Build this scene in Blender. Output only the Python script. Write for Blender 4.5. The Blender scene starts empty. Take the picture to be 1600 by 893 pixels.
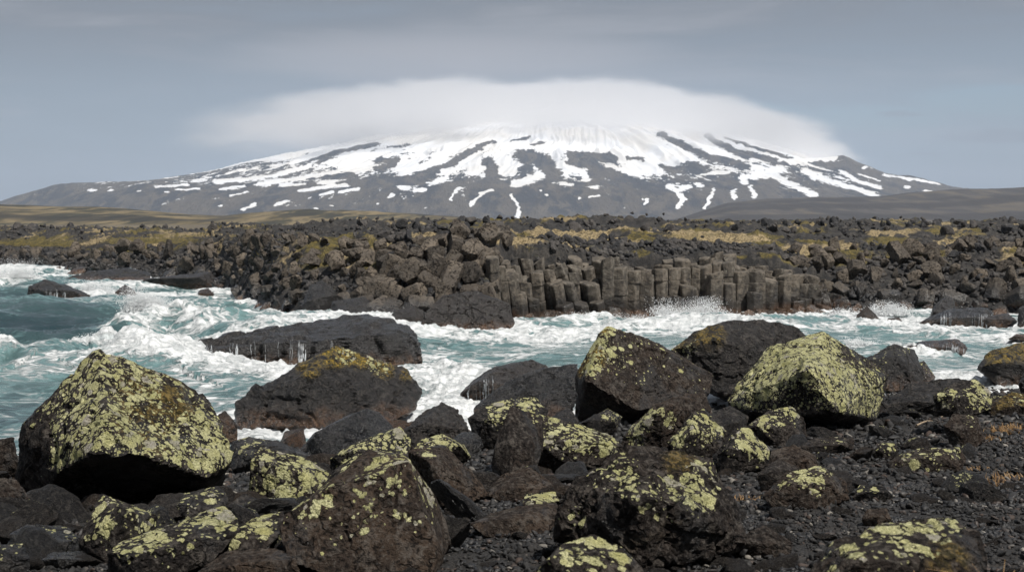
# Rocky volcanic shore: lichen boulders, surf, basalt columns, snow-streaked volcano under a cap cloud.
import bpy, bmesh, math, random
import numpy as np
from mathutils import Vector, Matrix
from mathutils.bvhtree import BVHTree

SC = bpy.context.scene
COL = SC.collection
rng = np.random.default_rng(7)
random.seed(7)

# ---------------------------------------------------------------- camera model (used to place things at real distances)
F = 2222.0; CAMZ = 4.0; TH = math.radians(2.6)
FW = np.array([0, math.cos(TH), -math.sin(TH)]); UP = np.array([0, math.sin(TH), math.cos(TH)])
def at(px, py, Y):
    d = FW + np.array([(px - 800) / F, 0, 0]) + UP * ((446.5 - py) / F)
    return d * (Y / d[1]) + np.array([0, 0, CAMZ])
def proj(P):
    q = np.asarray(P, float) - np.array([0, 0, CAMZ])
    zf = np.maximum(q @ FW, 1e-3)
    return 800 + F * q[..., 0] / zf, 446.5 - F * (q @ UP) / zf
def row_Y(row, z=0.0):
    """distance at which height z shows on this image row"""
    d = FW + UP * ((446.5 - row) / F)
    return (z - CAMZ) / d[2] * d[1]
def sstep(a, b, x):
    t = np.clip((np.asarray(x, float) - a) / (b - a), 0, 1)
    return t * t * (3 - 2 * t)

# ---------------------------------------------------------------- noise
def _hash(ix, iy, iz, seed):
    h = (ix.astype(np.uint32) * np.uint32(374761393) + iy.astype(np.uint32) * np.uint32(668265263)
         + iz.astype(np.uint32) * np.uint32(2246822519) + np.uint32(seed) * np.uint32(3266489917))
    h = (h ^ (h >> np.uint32(13))) * np.uint32(1274126177)
    h = (h ^ (h >> np.uint32(16))) * np.uint32(2654435761)
    return h ^ (h >> np.uint32(15))
_G = np.array([(1,1,0),(-1,1,0),(1,-1,0),(-1,-1,0),(1,0,1),(-1,0,1),(1,0,-1),(-1,0,-1),
               (0,1,1),(0,-1,1),(0,1,-1),(0,-1,-1),(1,1,0),(-1,1,0),(0,-1,1),(0,-1,-1)], float)
def perlin(P, seed=0):
    P = np.asarray(P, float)
    i0 = np.floor(P).astype(np.int64); f = P - i0
    w = f * f * f * (f * (f * 6 - 15) + 10)
    out = np.zeros(len(P))
    for dx in (0, 1):
        for dy in (0, 1):
            for dz in (0, 1):
                h = _hash(i0[:, 0] + dx, i0[:, 1] + dy, i0[:, 2] + dz, seed) & np.uint32(15)
                g = _G[h]
                v = g[:, 0] * (f[:, 0] - dx) + g[:, 1] * (f[:, 1] - dy) + g[:, 2] * (f[:, 2] - dz)
                out += v * (w[:, 0] if dx else 1 - w[:, 0]) * (w[:, 1] if dy else 1 - w[:, 1]) * (w[:, 2] if dz else 1 - w[:, 2])
    return out
def fbm(P, octv=5, seed=0, gain=.5, lac=2.03):
    o = np.zeros(len(P)); a = 1.0; P = np.asarray(P, float)
    for k in range(octv):
        o += a * perlin(P, seed + k * 17); P = P * lac + 3.7; a *= gain
    return o
def ridged(P, octv=4, seed=0, gain=.5):
    o = np.zeros(len(P)); a = 1.0; P = np.asarray(P, float)
    for k in range(octv):
        o += a * (1 - 2 * np.abs(perlin(P, seed + k * 13))); P = P * 2.07 + 1.3; a *= gain
    return o
def P2(x, y, s=1.0, z=0.0):
    return np.stack([np.asarray(x, float).ravel() * s, np.asarray(y, float).ravel() * s, np.full(np.size(x), z)], 1)

# ---------------------------------------------------------------- mesh helpers
def mesh_from(name, V, Fc, mat=None, smooth=True, attrs=None):
    V = np.asarray(V, np.float32); Fc = np.asarray(Fc, np.int32)
    me = bpy.data.meshes.new(name)
    n, k = Fc.shape
    me.vertices.add(len(V)); me.vertices.foreach_set('co', V.ravel())
    me.loops.add(n * k); me.loops.foreach_set('vertex_index', Fc.ravel())
    me.polygons.add(n)
    me.polygons.foreach_set('loop_start', np.arange(0, n * k, k, dtype=np.int32))
    me.polygons.foreach_set('loop_total', np.full(n, k, np.int32))
    me.polygons.foreach_set('use_smooth', np.full(n, smooth, bool))
    me.update(calc_edges=True)
    for an, av in (attrs or {}).items():
        a = me.attributes.new(an, 'FLOAT', 'POINT'); a.data.foreach_set('value', np.asarray(av, np.float32))
    if mat: me.materials.append(mat)
    return me
def link(name, me, loc=(0, 0, 0), parent=None):
    o = bpy.data.objects.new(name, me); COL.objects.link(o); o.location = loc
    if parent: o.parent = parent
    return o
def tag(o, label=None, cat=None, group=None, kind=None):
    if label: o['label'] = label
    if cat: o['category'] = cat
    if group: o['group'] = group
    if cat and not kind: kind = 'thing'
    if kind: o['kind'] = kind
    return o
def grid_faces(nr, nc):
    i = np.arange((nr - 1) * (nc - 1)); r = i // (nc - 1); c = i % (nc - 1)
    a = r * nc + c
    return np.stack([a, a + 1, a + nc + 1, a + nc], 1)
def vnormals(V, T):
    n = np.cross(V[T[:, 1]] - V[T[:, 0]], V[T[:, 2]] - V[T[:, 0]])
    N = np.zeros_like(V)
    for k in range(3):
        for d in range(3): N[:, d] += np.bincount(T[:, k], n[:, d], len(V))
    return N / np.maximum(np.linalg.norm(N, axis=1, keepdims=True), 1e-9)
_ico = {}
def ico(sub):
    if sub not in _ico:
        bm = bmesh.new(); bmesh.ops.create_icosphere(bm, subdivisions=sub, radius=1)
        bm.verts.ensure_lookup_table()
        V = np.array([v.co[:] for v in bm.verts]); T = np.array([[v.index for v in f.verts] for f in bm.faces])
        bm.free(); V /= np.linalg.norm(V, axis=1, keepdims=True)
        _ico[sub] = (V, T)
    return _ico[sub]
def hull_planes(P):
    bm = bmesh.new()
    for p in P: bm.verts.new(p)
    r = bmesh.ops.convex_hull(bm, input=bm.verts)
    bm.normal_update()
    N = []; D = []; hv = set()
    c = np.mean(P, 0)
    for f in bm.faces:
        if f.calc_area() < 1e-7: continue
        n = np.array(f.normal); d = float(n @ np.array(f.verts[0].co))
        if n @ c > d: n, d = -n, -d
        if N and max(float(n @ m) for m in N) > .9995: continue
        N.append(n); D.append(d)
        for v in f.verts: hv.add(v.index)
    bm.free()
    return np.array(N), np.array(D)

def rock_shape(P, sub=5, p=34, chips=14, chip=(.88, .98), rough=.03, step=.02, fine=.008, seed=1, lump=0.0):
    """convex block through the points P: worn edges, knocked-off corners, stepped fractures and grain"""
    r_ = np.random.default_rng(seed)
    P = np.asarray(P, float)
    lo, hi = P.min(0), P.max(0); c = (lo + hi) * .5 * .5 + P.mean(0) * .5; s = np.maximum((hi - lo) * .5, 1e-3)
    Q = (P - c) / s
    N, D = hull_planes(Q)
    if chips:
        dn = r_.normal(size=(chips, 3)); dn /= np.linalg.norm(dn, axis=1, keepdims=True)
        h = (dn @ Q.T).max(1)
        N = np.vstack([N, dn]); D = np.concatenate([D, h * r_.uniform(chip[0], chip[1], chips)])
    D = np.maximum(D, .04)
    V, T = ico(sub)
    a = np.maximum(V @ N.T / D, 0)
    am = a.max(1)
    r = 1 / (am * (((a / am[:, None]) ** p).sum(1)) ** (1 / p))
    k = (1 / am).mean() / r.mean()
    W = V * (r * k)[:, None] * s
    size = float(np.prod(s) ** (1 / 3))
    off = r_.uniform(-50, 50, 3)
    n0 = vnormals(W, T)
    d = np.zeros(len(W))
    if step:
        seeds = W[r_.integers(0, len(W), 46)] + r_.normal(size=(46, 3)) * size * .1
        Ww = W + .12 * size * np.stack([fbm(W / size * 2.2 + off + q * 9, 3, q) for q in range(3)], 1)
        dd = ((Ww[:, None, :] - seeds[None]) ** 2).sum(2) if len(W) < 12000 else np.stack([((Ww - s_) ** 2).sum(1) for s_ in seeds], 1)
        d += step * size * r_.uniform(-1, .6, 46)[dd.argmin(1)]
        part = np.partition(np.sqrt(dd), 1, axis=1)
        d -= step * size * 1.3 * (1 - sstep(0, .035, (part[:, 1] - part[:, 0]) / size))
    if lump: d += lump * size * fbm(W / size * 1.1 + off, 3, 5)
    if rough: d += rough * size * fbm(W / size * 4.2 + off, 5, 11, .6)
    if fine: d += fine * size * ridged(W / size * 8 + off, 3, 31)
    W = W + n0 * d[:, None]
    return W + c, T, n0
# ---------------------------------------------------------------- materials
class NB:
    def __init__(s, name, world=None):
        if world: s.nt = world.node_tree
        else:
            s.mat = bpy.data.materials.new(name); s.mat.use_nodes = True; s.nt = s.mat.node_tree
        s.nt.nodes.clear(); s.n = s.nt.nodes; s.l = s.nt.links
    def new(s, t, **kw):
        nd = s.n.new(t)
        for k, v in kw.items(): setattr(nd, k, v)
        return nd
    def put(s, sock, v):
        if isinstance(v, bpy.types.NodeSocket): s.l.new(v, sock)
        elif isinstance(v, (tuple, list)) and len(v) == 3 and sock.type == 'RGBA': sock.default_value = (*v, 1)
        else: sock.default_value = v
    def math(s, op, a, b=None, c=None, clamp=False):
        nd = s.new('ShaderNodeMath', operation=op, use_clamp=clamp)
        for i, v in enumerate((a, b, c)):
            if v is not None: s.put(nd.inputs[i], v)
        return nd.outputs[0]
    def vmath(s, op, a, b=None):
        nd = s.new('ShaderNodeVectorMath', operation=op); s.put(nd.inputs[0], a)
        if b is not None: s.put(nd.inputs[1], b)
        return nd.outputs[0]
    def noise(s, vec, scale, detail=4, rough=.55, dist=0.0, out=0):
        nd = s.new('ShaderNodeTexNoise'); s.put(nd.inputs['Vector'], vec); nd.inputs['Scale'].default_value = scale
        nd.inputs['Detail'].default_value = detail; nd.inputs['Roughness'].default_value = rough; nd.inputs['Distortion'].default_value = dist
        return nd.outputs[out]
    def vor(s, vec, scale, feature='F1'):
        nd = s.new('ShaderNodeTexVoronoi', feature=feature); s.put(nd.inputs['Vector'], vec); nd.inputs['Scale'].default_value = scale
        return nd
    def ss(s, x, a, b, lo=0.0, hi=1.0):
        nd = s.new('ShaderNodeMapRange', interpolation_type='SMOOTHSTEP')
        for i, v in enumerate((x, a, b, lo, hi)): s.put(nd.inputs[i], v)
        return nd.outputs[0]
    def mix(s, f, a, b, blend='MIX'):
        nd = s.new('ShaderNodeMix', data_type='RGBA', blend_type=blend)
        s.put(nd.inputs[0], f); s.put(nd.inputs[6], a); s.put(nd.inputs[7], b)
        return nd.outputs[2]
    def attr(s, name):
        return s.new('ShaderNodeAttribute', attribute_name=name).outputs['Fac']
    def principled(s, **kw):
        b = s.new('ShaderNodeBsdfPrincipled')
        for k, v in kw.items(): s.put(b.inputs[k.replace('_', ' ')], v)
        return b
    def bump(s, h, dist=.02, strength=1.0, normal=None):
        nd = s.new('ShaderNodeBump'); s.put(nd.inputs['Height'], h); nd.inputs['Distance'].default_value = dist; nd.inputs['Strength'].default_value = strength
        if normal: s.put(nd.inputs['Normal'], normal)
        return nd.outputs[0]
    def out(s, surf=None, vol=None, kind='ShaderNodeOutputMaterial'):
        o = s.new(kind)
        if surf: s.l.new(surf, o.inputs['Surface'])
        if vol: s.l.new(vol, o.inputs['Volume'])
        return getattr(s, 'mat', None)
    def sep(s, v):
        return s.new('ShaderNodeSeparateXYZ'), s.l.new
    def xyz(s, v):
        nd = s.new('ShaderNodeSeparateXYZ'); s.put(nd.inputs[0], v); return nd.outputs

def rock_material(name, lichen=True, far=False):
    b = NB(name)
    tc = b.new('ShaderNodeTexCoord').outputs['Object']
    geo = b.new('ShaderNodeNewGeometry'); pos = geo.outputs['Position']; nz = b.xyz(geo.outputs['Normal'])[2]
    z = b.xyz(pos)[2]
    rnd = b.new('ShaderNodeObjectInfo').outputs['Random']
    brown = b.attr('brown') if not far else b.math('MULTIPLY_ADD', rnd, .75, .15)
    co = tc if not far else b.vmath('ADD', pos, (0, 0, 0))
    n1 = b.noise(co, 2.2 if not far else .9, 6, .6)
    n2 = b.noise(co, 26 if not far else 9, 5, .65)
    n3 = b.noise(co, 7 if not far else 3, 7, .65, .4)
    base = b.mix(b.math('MULTIPLY', brown, b.ss(n1, 0.396, 0.578, .45, 1.0)), (.0135, .013, .0135) if not far else (.028, .026, .025), (.058, .041, .030) if not far else (.270, .222, .172))
    if far:   # dry blocks differ: weathered brown-grey against near-black lava
        base = b.mix(b.ss(rnd, .55, 1.0, .0, .6), base, (.022, .022, .023))
    base = b.mix(b.ss(n3, 0.490, 0.630, 0, .75), base, b.mix(.6, base, (.13, .115, .10)))
    base = b.mix(b.ss(n2, 0.531, 0.656, 0, .6), base, (.115, .103, .09))
    base = b.mix(b.ss(n2, 0.484, 0.396, 0, .8), base, (.006, .0055, .0055))
    wob = b.math('MULTIPLY_ADD', n1, .9, -.45)
    zz = b.math('ADD', z, wob)
    wetz = b.ss(zz, 1.35 if far else .75, .6 if far else .25)
    damp = b.math('MULTIPLY', b.ss(b.noise(co, .9, 5, .6, .6), .52, .58), .5) if not far else None      # damp patches left by spray
    wet = b.math('MAXIMUM', b.math('MAXIMUM', b.attr('wet'), damp), wetz) if not far else wetz
    alg = b.math('MULTIPLY', b.ss(zz, .55, .12), b.ss(n3, 0.422, 0.552, .25, .9))
    base = b.mix(b.math('MULTIPLY', wet, .72), base, (.006, .006, .0065))
    base = b.mix(alg, base, (.085, .042, .018))
    rough = b.math('SUBTRACT', .88, b.math('MULTIPLY', wet, b.math('MULTIPLY_ADD', b.ss(n2, 0.422, 0.552), -.34, .76)))
    if not far:   # weathered moss film on damp tops
        moss = b.math('MULTIPLY', b.attr('moss'), b.ss(n3, 0.422, 0.552))
        base = b.mix(moss, base, b.mix(b.ss(n2, 0.448, 0.578), (.075, .062, .012), (.36, .235, .03)))
    h = b.math('ADD', b.math('MULTIPLY_ADD', n2, .55, b.math('MULTIPLY', n3, .9)), b.math('MULTIPLY', b.noise(co, 70 if not far else 24, 3, .7), .16))
    cw_ = b.vmath('ADD', co, b.vmath('MULTIPLY', b.vmath('SUBTRACT', b.noise(co, 1.6 if not far else .8, 4, .65, 0, 1), (.5, .5, .5)), (.9, .9, .9) if not far else (1.5, 1.5, 1.5)))
    cr = b.vor(cw_, 2.3 if not far else 1.1, 'DISTANCE_TO_EDGE').outputs['Distance']
    crk = b.ss(b.math('ADD', cr, b.math('MULTIPLY_ADD', n3, .12, -.06)), .0, .035, 1.0, .0)
    crk = b.math('MULTIPLY', crk, b.ss(n1, 0.458, 0.552))
    h = b.math('SUBTRACT', h, b.math('MULTIPLY', crk, .5))
    base = b.mix(b.math('MULTIPLY', crk, .6), base, (.008, .008, .008))
    if lichen:
        cov = b.math('MULTIPLY', b.attr('lichen'), b.math('SUBTRACT', 1, b.math('MULTIPLY', wetz, .9)))
        cov = b.math('MULTIPLY', cov, b.ss(n1, .18, .62, .55, 1.15))
        jit = b.noise(co, 34, 4, .7)
        warp = b.vmath('ADD', co, b.vmath('MULTIPLY', b.vmath('SUBTRACT', b.noise(co, 11, 3, .6, 0, 1), (.5, .5, .5)), (.05, .05, .05)))
        masks = []; cols = []; lf = b.attr('lfine')
        for sc, r0, r1, wgt in ((6.2, .24, .50, .95), (13.0, .26, .50, .85), (30.0, .24, .48, .60)):
            v = b.vor(warp, sc); b.put(v.inputs['Scale'], b.math('MULTIPLY_ADD', lf, sc, sc)); cr_ = b.xyz(v.outputs['Color'])
            on = b.math('LESS_THAN', cr_[0], b.math('MULTIPLY', cov, wgt))
            R = b.math('MULTIPLY_ADD', cov, r1 - r0, b.math('MULTIPLY_ADD', cr_[1], .20, r0 - .10))
            dd = b.math('MULTIPLY_ADD', jit, .44, b.math('SUBTRACT', v.outputs['Distance'], .22))
            m = b.math('MULTIPLY', on, b.ss(dd, b.math('ADD', R, -.03), b.math('ADD', R, .03), 1.0, 0.0))
            rim = b.ss(b.math('DIVIDE', dd, R), .35, 1.0)
            c_ = b.mix(cr_[2], (.56, .53, .235), (.78, .75, .43))
            c_ = b.mix(b.math('GREATER_THAN', cr_[1], .93), c_, (.46, .42, .38))
            c_ = b.mix(b.math('MULTIPLY', rim, .25), c_, (.74, .72, .48))
            masks.append(m); cols.append(c_)
        L = masks[2]; lc = cols[2]
        for m, c_ in ((masks[1], cols[1]), (masks[0], cols[0])):
            lc = b.mix(m, lc, c_); L = b.math('MAXIMUM', L, m)
        grain = b.noise(co, 75, 3, .7)
        lc = b.mix(b.ss(grain, 0.422, 0.562, .55, 0.0), lc, (.19, .19, .065))
        lc = b.mix(b.ss(n1, 0.474, 0.578, 0, .45), lc, b.mix(.5, lc, (.24, .25, .10)))
        hole = b.ss(b.noise(co, 30, 5, .75), .42, .34)
        L = b.math('MULTIPLY', L, b.math('SUBTRACT', 1, hole))
        base = b.mix(L, base, lc)
        rough = b.math('MAXIMUM', rough, b.math('MULTIPLY', L, .92))
        h = b.math('ADD', h, b.math('MULTIPLY', L, b.math('MULTIPLY_ADD', grain, .5, .22)))
    nrm = b.bump(h, .075 if not far else .10, 1.0)
    p = b.principled(Base_Color=base, Roughness=rough, Normal=nrm)
    b.put(p.inputs['Coat Weight'], b.math('MULTIPLY', wet, .8)); p.inputs['Coat Roughness'].default_value = .24; b.put(p.inputs['Coat Normal'], nrm)
    b.put(p.inputs['Specular IOR Level'], b.math('MULTIPLY_ADD', wet, .22, .12))
    return b.out(p.outputs[0])

M = {}
M['rock'] = rock_material('lichen_basalt', True)
M['far_rock'] = rock_material('shore_basalt', False, True)

def column_material():
    b = NB('column_basalt')
    geo = b.new('ShaderNodeNewGeometry'); pos = geo.outputs['Position']; z = b.xyz(pos)[2]
    rnd = b.new('ShaderNodeObjectInfo').outputs['Random']
    n1 = b.noise(pos, 1.1, 5, .6); n3 = b.noise(pos, 5, 7, .65); 
    base = b.mix(b.ss(n1, 0.396, 0.604), (.070, .059, .047), (.145, .120, .093))
    base = b.mix(b.ss(rnd, .3, 1, 0, .55), base, (.055, .049, .042))
    base = b.mix(b.ss(n3, 0.500, 0.630, 0, .6), base, (.19, .17, .14))
    base = b.mix(b.ss(n3, 0.479, 0.386, 0, .75), base, (.03, .027, .024))
    lic = b.math('MULTIPLY', b.ss(b.noise(pos, 9, 4, .6), .66, .7), b.ss(n1, 0.500, 0.552))
    base = b.mix(lic, base, (.30, .29, .22))
    zz = b.math('ADD', z, b.math('MULTIPLY_ADD', n1, 1.2, -.6))
    wet = b.ss(zz, 1.2, .5)
    base = b.mix(b.math('MULTIPLY', wet, .72), base, (.013, .0125, .013))
    base = b.mix(b.math('MULTIPLY', b.ss(zz, .5, .12), .7), base, (.07, .036, .017))
    p = b.principled(Base_Color=base, Roughness=b.math('SUBTRACT', .88, b.math('MULTIPLY', wet, .5)), Normal=b.bump(n3, .12, .8))
    return b.out(p.outputs[0])
M['column'] = column_material()

def lava_material():   # unweathered rubble on the plateau
    b = NB('lava_rubble')
    geo = b.new('ShaderNodeNewGeometry'); pos = geo.outputs['Position']; nz = b.xyz(geo.outputs['Normal'])[2]; z = b.xyz(pos)[2]
    n1 = b.noise(pos, .5, 4, .6); n2 = b.noise(pos, 3.2, 6, .65)
    base = b.mix(b.ss(n1, 0.448, 0.578), (.024, .024, .026), (.060, .054, .050))
    base = b.mix(b.ss(n2, 0.510, 0.630, 0, .7), base, (.11, .10, .092))
    ve = b.math('MULTIPLY', b.ss(nz, .55, .9), b.ss(b.noise(pos, .9, 5, .6), .56, .66, 0, .6))
    base = b.mix(ve, base, (.10, .088, .03))
    wet = b.ss(b.math('ADD', z, b.math('MULTIPLY_ADD', n1, 1.0, -.5)), 1.0, .3)
    base = b.mix(b.math('MULTIPLY', wet, .6), base, (.012, .012, .013))
    p = b.principled(Base_Color=base, Roughness=b.math('SUBTRACT', .9, b.math('MULTIPLY', wet, .55)), Normal=b.bump(n2, .15, .9))
    return b.out(p.outputs[0])
M['lava'] = lava_material()

def land_material():
    b = NB('headland_ground')
    geo = b.new('ShaderNodeNewGeometry'); pos = geo.outputs['Position']; nz = b.xyz(geo.outputs['Normal'])[2]; z = b.xyz(pos)[2]
    veg = b.attr('veg')
    n1 = b.noise(pos, .35, 6, .6); n2 = b.noise(pos, 2.5, 7, .7); n3 = b.noise(pos, 9, 5, .7)
    rock = b.mix(b.ss(n2, 0.448, 0.604), (.020, .019, .019), (.058, .052, .046))
    moss = b.mix(b.ss(n2, 0.422, 0.578), (.066, .054, .016), (.150, .115, .030))
    straw = b.mix(b.ss(n3, 0.422, 0.578), (.20, .15, .075), (.36, .28, .155))
    g = b.mix(b.ss(b.attr('straw'), .25, .7), moss, straw)
    g = b.mix(b.ss(n3, 0.490, 0.412, 0, .7), g, (.04, .033, .016))
    m = b.math('MULTIPLY', b.ss(b.math('ADD', veg, b.math('MULTIPLY_ADD', n2, .7, -.35)), .35, .6), b.ss(nz, .55, .8))
    base = b.mix(m, rock, g)
    wet = b.ss(b.math('ADD', z, n2), 1.3, .5)
    base = b.mix(b.math('MULTIPLY', wet, .6), base, (.010, .010, .011))
    p = b.principled(Base_Color=base, Roughness=b.math('SUBTRACT', .92, b.math('MULTIPLY', wet, .5)), Normal=b.bump(b.math('ADD', n2, b.math('MULTIPLY', n3, .4)), .22, .9))
    return b.out(p.outputs[0])
M['land'] = land_material()

def plain_material():
    b = NB('lava_plain')
    pos = b.new('ShaderNodeNewGeometry').outputs['Position']
    n1 = b.noise(pos, .02, 6, .6); n2 = b.noise(pos, .25, 5, .65)
    base = b.mix(b.ss(n1, 0.448, 0.552), (.085, .068, .048), (.19, .155, .095))
    base = b.mix(b.ss(n2, 0.500, 0.604, 0, .8), base, (.045, .040, .034))
    p = b.principled(Base_Color=base, Roughness=.95)
    return b.out(p.outputs[0])
M['plain'] = plain_material()

def hill_material(name, a, c, dark, straw, sc):
    b = NB(name)
    geo = b.new('ShaderNodeNewGeometry'); pos = geo.outputs['Position']; z = b.xyz(pos)[2]
    st = b.vmath('MULTIPLY', pos, (.35, .03, 2.6)); st2 = b.vmath('MULTIPLY', pos, (1.0, .10, 2.4))
    n1 = b.noise(st, sc, 6, .6, .5); n2 = b.noise(st2, sc * 1.3, 7, .65); nz = b.xyz(geo.outputs['Normal'])[2]
    base = b.mix(b.ss(n1, 0.438, 0.562), a, c)
    base = b.mix(b.ss(n2, 0.500, 0.594, 0, .75), base, straw)
    base = b.mix(b.ss(b.attr('scarp'), .3, .8, 0, .85), base, dark)  # dark scarp bands, with shading the sun flattens out painted into the colour
    base = b.mix(b.ss(n2, 0.484, 0.427, 0, .7), base, dark)
    p = b.principled(Base_Color=base, Roughness=.95, Normal=b.bump(n2, 1.5 / sc * .1, .6))
    return b.out(p.outputs[0])
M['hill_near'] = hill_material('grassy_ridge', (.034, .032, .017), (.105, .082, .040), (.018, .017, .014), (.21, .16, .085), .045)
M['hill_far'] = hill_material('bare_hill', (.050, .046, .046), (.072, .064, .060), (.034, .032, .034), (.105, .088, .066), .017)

def mountain_material():
    b = NB('volcano')
    geo = b.new('ShaderNodeNewGeometry'); pos = geo.outputs['Position']; nz = b.xyz(geo.outputs['Normal'])[2]
    sq = b.vmath('MULTIPLY', pos, (1.0, .16, 1.2))       # beds and gullies run across and down the slope
    n1 = b.noise(sq, .006, 7, .62); n2 = b.noise(sq, .018, 7, .68)
    rock = b.mix(b.ss(n1, 0.438, 0.562), (.034, .034, .040), (.092, .078, .066))
    rock = b.mix(b.ss(n2, 0.500, 0.583, 0, .75), rock, (.125, .105, .084))
    n4 = b.noise(b.vmath('MULTIPLY', pos, (1, .14, 2.0)), .045, 5, .7)
    sn = b.math('ADD', b.attr('snow'), b.math('ADD', b.math('MULTIPLY_ADD', n2, 1.7, -.85), b.math('MULTIPLY_ADD', n4, 1.9, -.95)))
    snow = b.mix(b.ss(b.noise(pos, .0025, 4, .6), .4, .65), (.84, .85, .87), (.80, .78, .75))
    m = b.ss(sn, .47, .53)
    snow = b.mix(b.ss(n4, .56, .64, 0, .35), snow, (.60, .61, .64))
    base = b.mix(m, rock, snow)
    p = b.principled(Base_Color=base, Roughness=b.math('SUBTRACT', .95, b.math('MULTIPLY', m, .35)), Normal=b.bump(b.math('MULTIPLY', n2, b.math('SUBTRACT', 1, m)), 40, 1.0))
    p.inputs['Specular IOR Level'].default_value = .2
    return b.out(p.outputs[0])
M['mountain'] = mountain_material()

def sea_material():
    b = NB('sea_water')
    geo = b.new('ShaderNodeNewGeometry'); pos = geo.outputs['Position']
    fo = b.attr('foam'); aer_glow = b.attr('aer_glow')
    st = b.vmath('MULTIPLY', pos, (.62, 1.0, 1.0))
    wv = b.vmath('MULTIPLY', b.vmath('SUBTRACT', b.noise(st, .55, 4, .6, 0, 1), (.5, .5, .5)), (2.6, 2.6, 2.6))
    st2 = b.vmath('ADD', st, wv)
    def rid(sc, det, d=0.0):
        n = b.noise(st2, sc, det, .6, d)
        return b.math('SUBTRACT', 1, b.math('ABSOLUTE', b.math('MULTIPLY_ADD', n, 4.4, -2.2)))
    r1 = b.math('MAXIMUM', rid(.42, 3), 0.0); r2 = b.math('MAXIMUM', rid(1.35, 5, .6), 0.0); n3 = b.noise(st2, 3.4, 7, .72)
    cells = b.vor(st2, 1.9, 'DISTANCE_TO_EDGE').outputs['Distance']
    web = b.ss(cells, .02, .22, 1.0, 0.0)
    pat = b.math('ADD', b.math('ADD', b.math('MULTIPLY', r1, .30), b.math('MULTIPLY', r2, .26)), b.math('ADD', b.math('MULTIPLY', web, .16), b.math('MULTIPLY', n3, .42)))
    thr = b.math('MULTIPLY_ADD', fo, -.84, 1.29)
    m = b.ss(pat, b.math('ADD', thr, -.10), b.math('ADD', thr, .13))
    m = b.math('MULTIPLY', m, b.ss(n3, 0.354, 0.526, .72, 1.0))
    deep = b.mix(aer_glow, (.015, .034, .042), (.100, .170, .168))  # lighter teal for aerated water and the glow of wave faces, painted as colour
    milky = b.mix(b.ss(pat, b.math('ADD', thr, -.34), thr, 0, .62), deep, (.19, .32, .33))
    col = b.mix(m, milky, b.mix(n3, (.66, .69, .70), (.84, .85, .85)))
    rip = b.noise(b.vmath('MULTIPLY', pos, (1.0, 1.6, 1)), 2.6, 6, .62, .3)
    h = b.math('ADD', b.math('MULTIPLY', rip, .55), b.math('MULTIPLY', m, b.math('MULTIPLY_ADD', n3, .55, .18)))
    p = b.principled(Base_Color=col, Roughness=b.math('MULTIPLY_ADD', m, .72, .12), Normal=b.bump(h, .22, .9), IOR=1.33)
    return b.out(p.outputs[0])
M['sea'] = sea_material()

def simple(name, col, rough=.9, var=None, sc=30, sss=0.0):
    b = NB(name)
    c = col
    if var:
        pos = b.new('ShaderNodeNewGeometry').outputs['Position']
        c = b.mix(b.ss(b.noise(pos, sc, 4, .6), .35, .65), col, var)
    p = b.principled(Base_Color=c, Roughness=rough)
    return b.out(p.outputs[0])
def spray_material():
    b = NB('spray')
    d = b.new('ShaderNodeBsdfDiffuse'); d.inputs[0].default_value = (.88, .9, .91, 1)
    t = b.new('ShaderNodeBsdfTranslucent'); t.inputs[0].default_value = (.88, .9, .91, 1)
    mx = b.new('ShaderNodeMixShader'); mx.inputs[0].default_value = .12
    b.l.new(d.outputs[0], mx.inputs[1]); b.l.new(t.outputs[0], mx.inputs[2])
    return b.out(mx.outputs[0])
M['spray'] = spray_material()
M['runoff'] = simple('white_runoff', (.50, .53, .55), .3, (.10, .105, .11), 4)
M['grass'] = simple('dry_grass', (.22, .115, .04), .9, (.40, .26, .12), 9)
M['twig'] = simple('driftwood', (.34, .26, .18), .9, (.2, .15, .1), 20)

def pebble_material():
    b = NB('shingle')
    pr = b.attr('rnd'); pos = b.new('ShaderNodeNewGeometry').outputs['Position']
    ramp = b.new('ShaderNodeValToRGB'); b.l.new(pr, ramp.inputs[0])
    e = ramp.color_ramp; e.interpolation = 'LINEAR'
    stops = [(0, (.005, .005, .0055)), (.5, (.012, .0117, .012)), (.82, (.027, .025, .024)), (.90, (.048, .029, .020)), (.96, (.06, .056, .052)), (1, (.24, .22, .19))]
    e.elements[0].position = 0; e.elements[0].color = (*stops[0][1], 1); e.elements[1].position = 1; e.elements[1].color = (*stops[-1][1], 1)
    for q, c in stops[1:-1]:
        k = e.elements.new(q); k.color = (*c, 1)
    n = b.noise(pos, 60, 4, .7)
    col = b.mix(b.ss(n, 0.500, 0.630, 0, .4), ramp.outputs[0], (.05, .046, .042))
    p = b.principled(Base_Color=col, Roughness=b.ss(b.noise(pos, 1.2, 3), .35, .6, .42, .8), Normal=b.bump(n, .008, .8))
    return b.out(p.outputs[0])
M['pebble'] = pebble_material()
def beach_material():
    b = NB('black_sand')
    pos = b.new('ShaderNodeNewGeometry').outputs['Position']; z = b.xyz(pos)[2]
    n = b.noise(pos, 45, 6, .7); n1 = b.noise(pos, 1.3, 5, .6)
    v = b.vor(pos, 38)
    col = b.mix(b.ss(n, 0.422, 0.604), (.007, .0068, .0066), (.026, .022, .019))
    col = b.mix(b.ss(n1, 0.526, 0.604, 0, .5), col, (.030, .023, .017))
    p = b.principled(Base_Color=col, Roughness=.8, Normal=b.bump(b.math('ADD', b.math('MULTIPLY', n, .6), b.math('SUBTRACT', 1, v.outputs['Distance'])), .03, .9))
    return b.out(p.outputs[0])
M['beach'] = beach_material()
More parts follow.
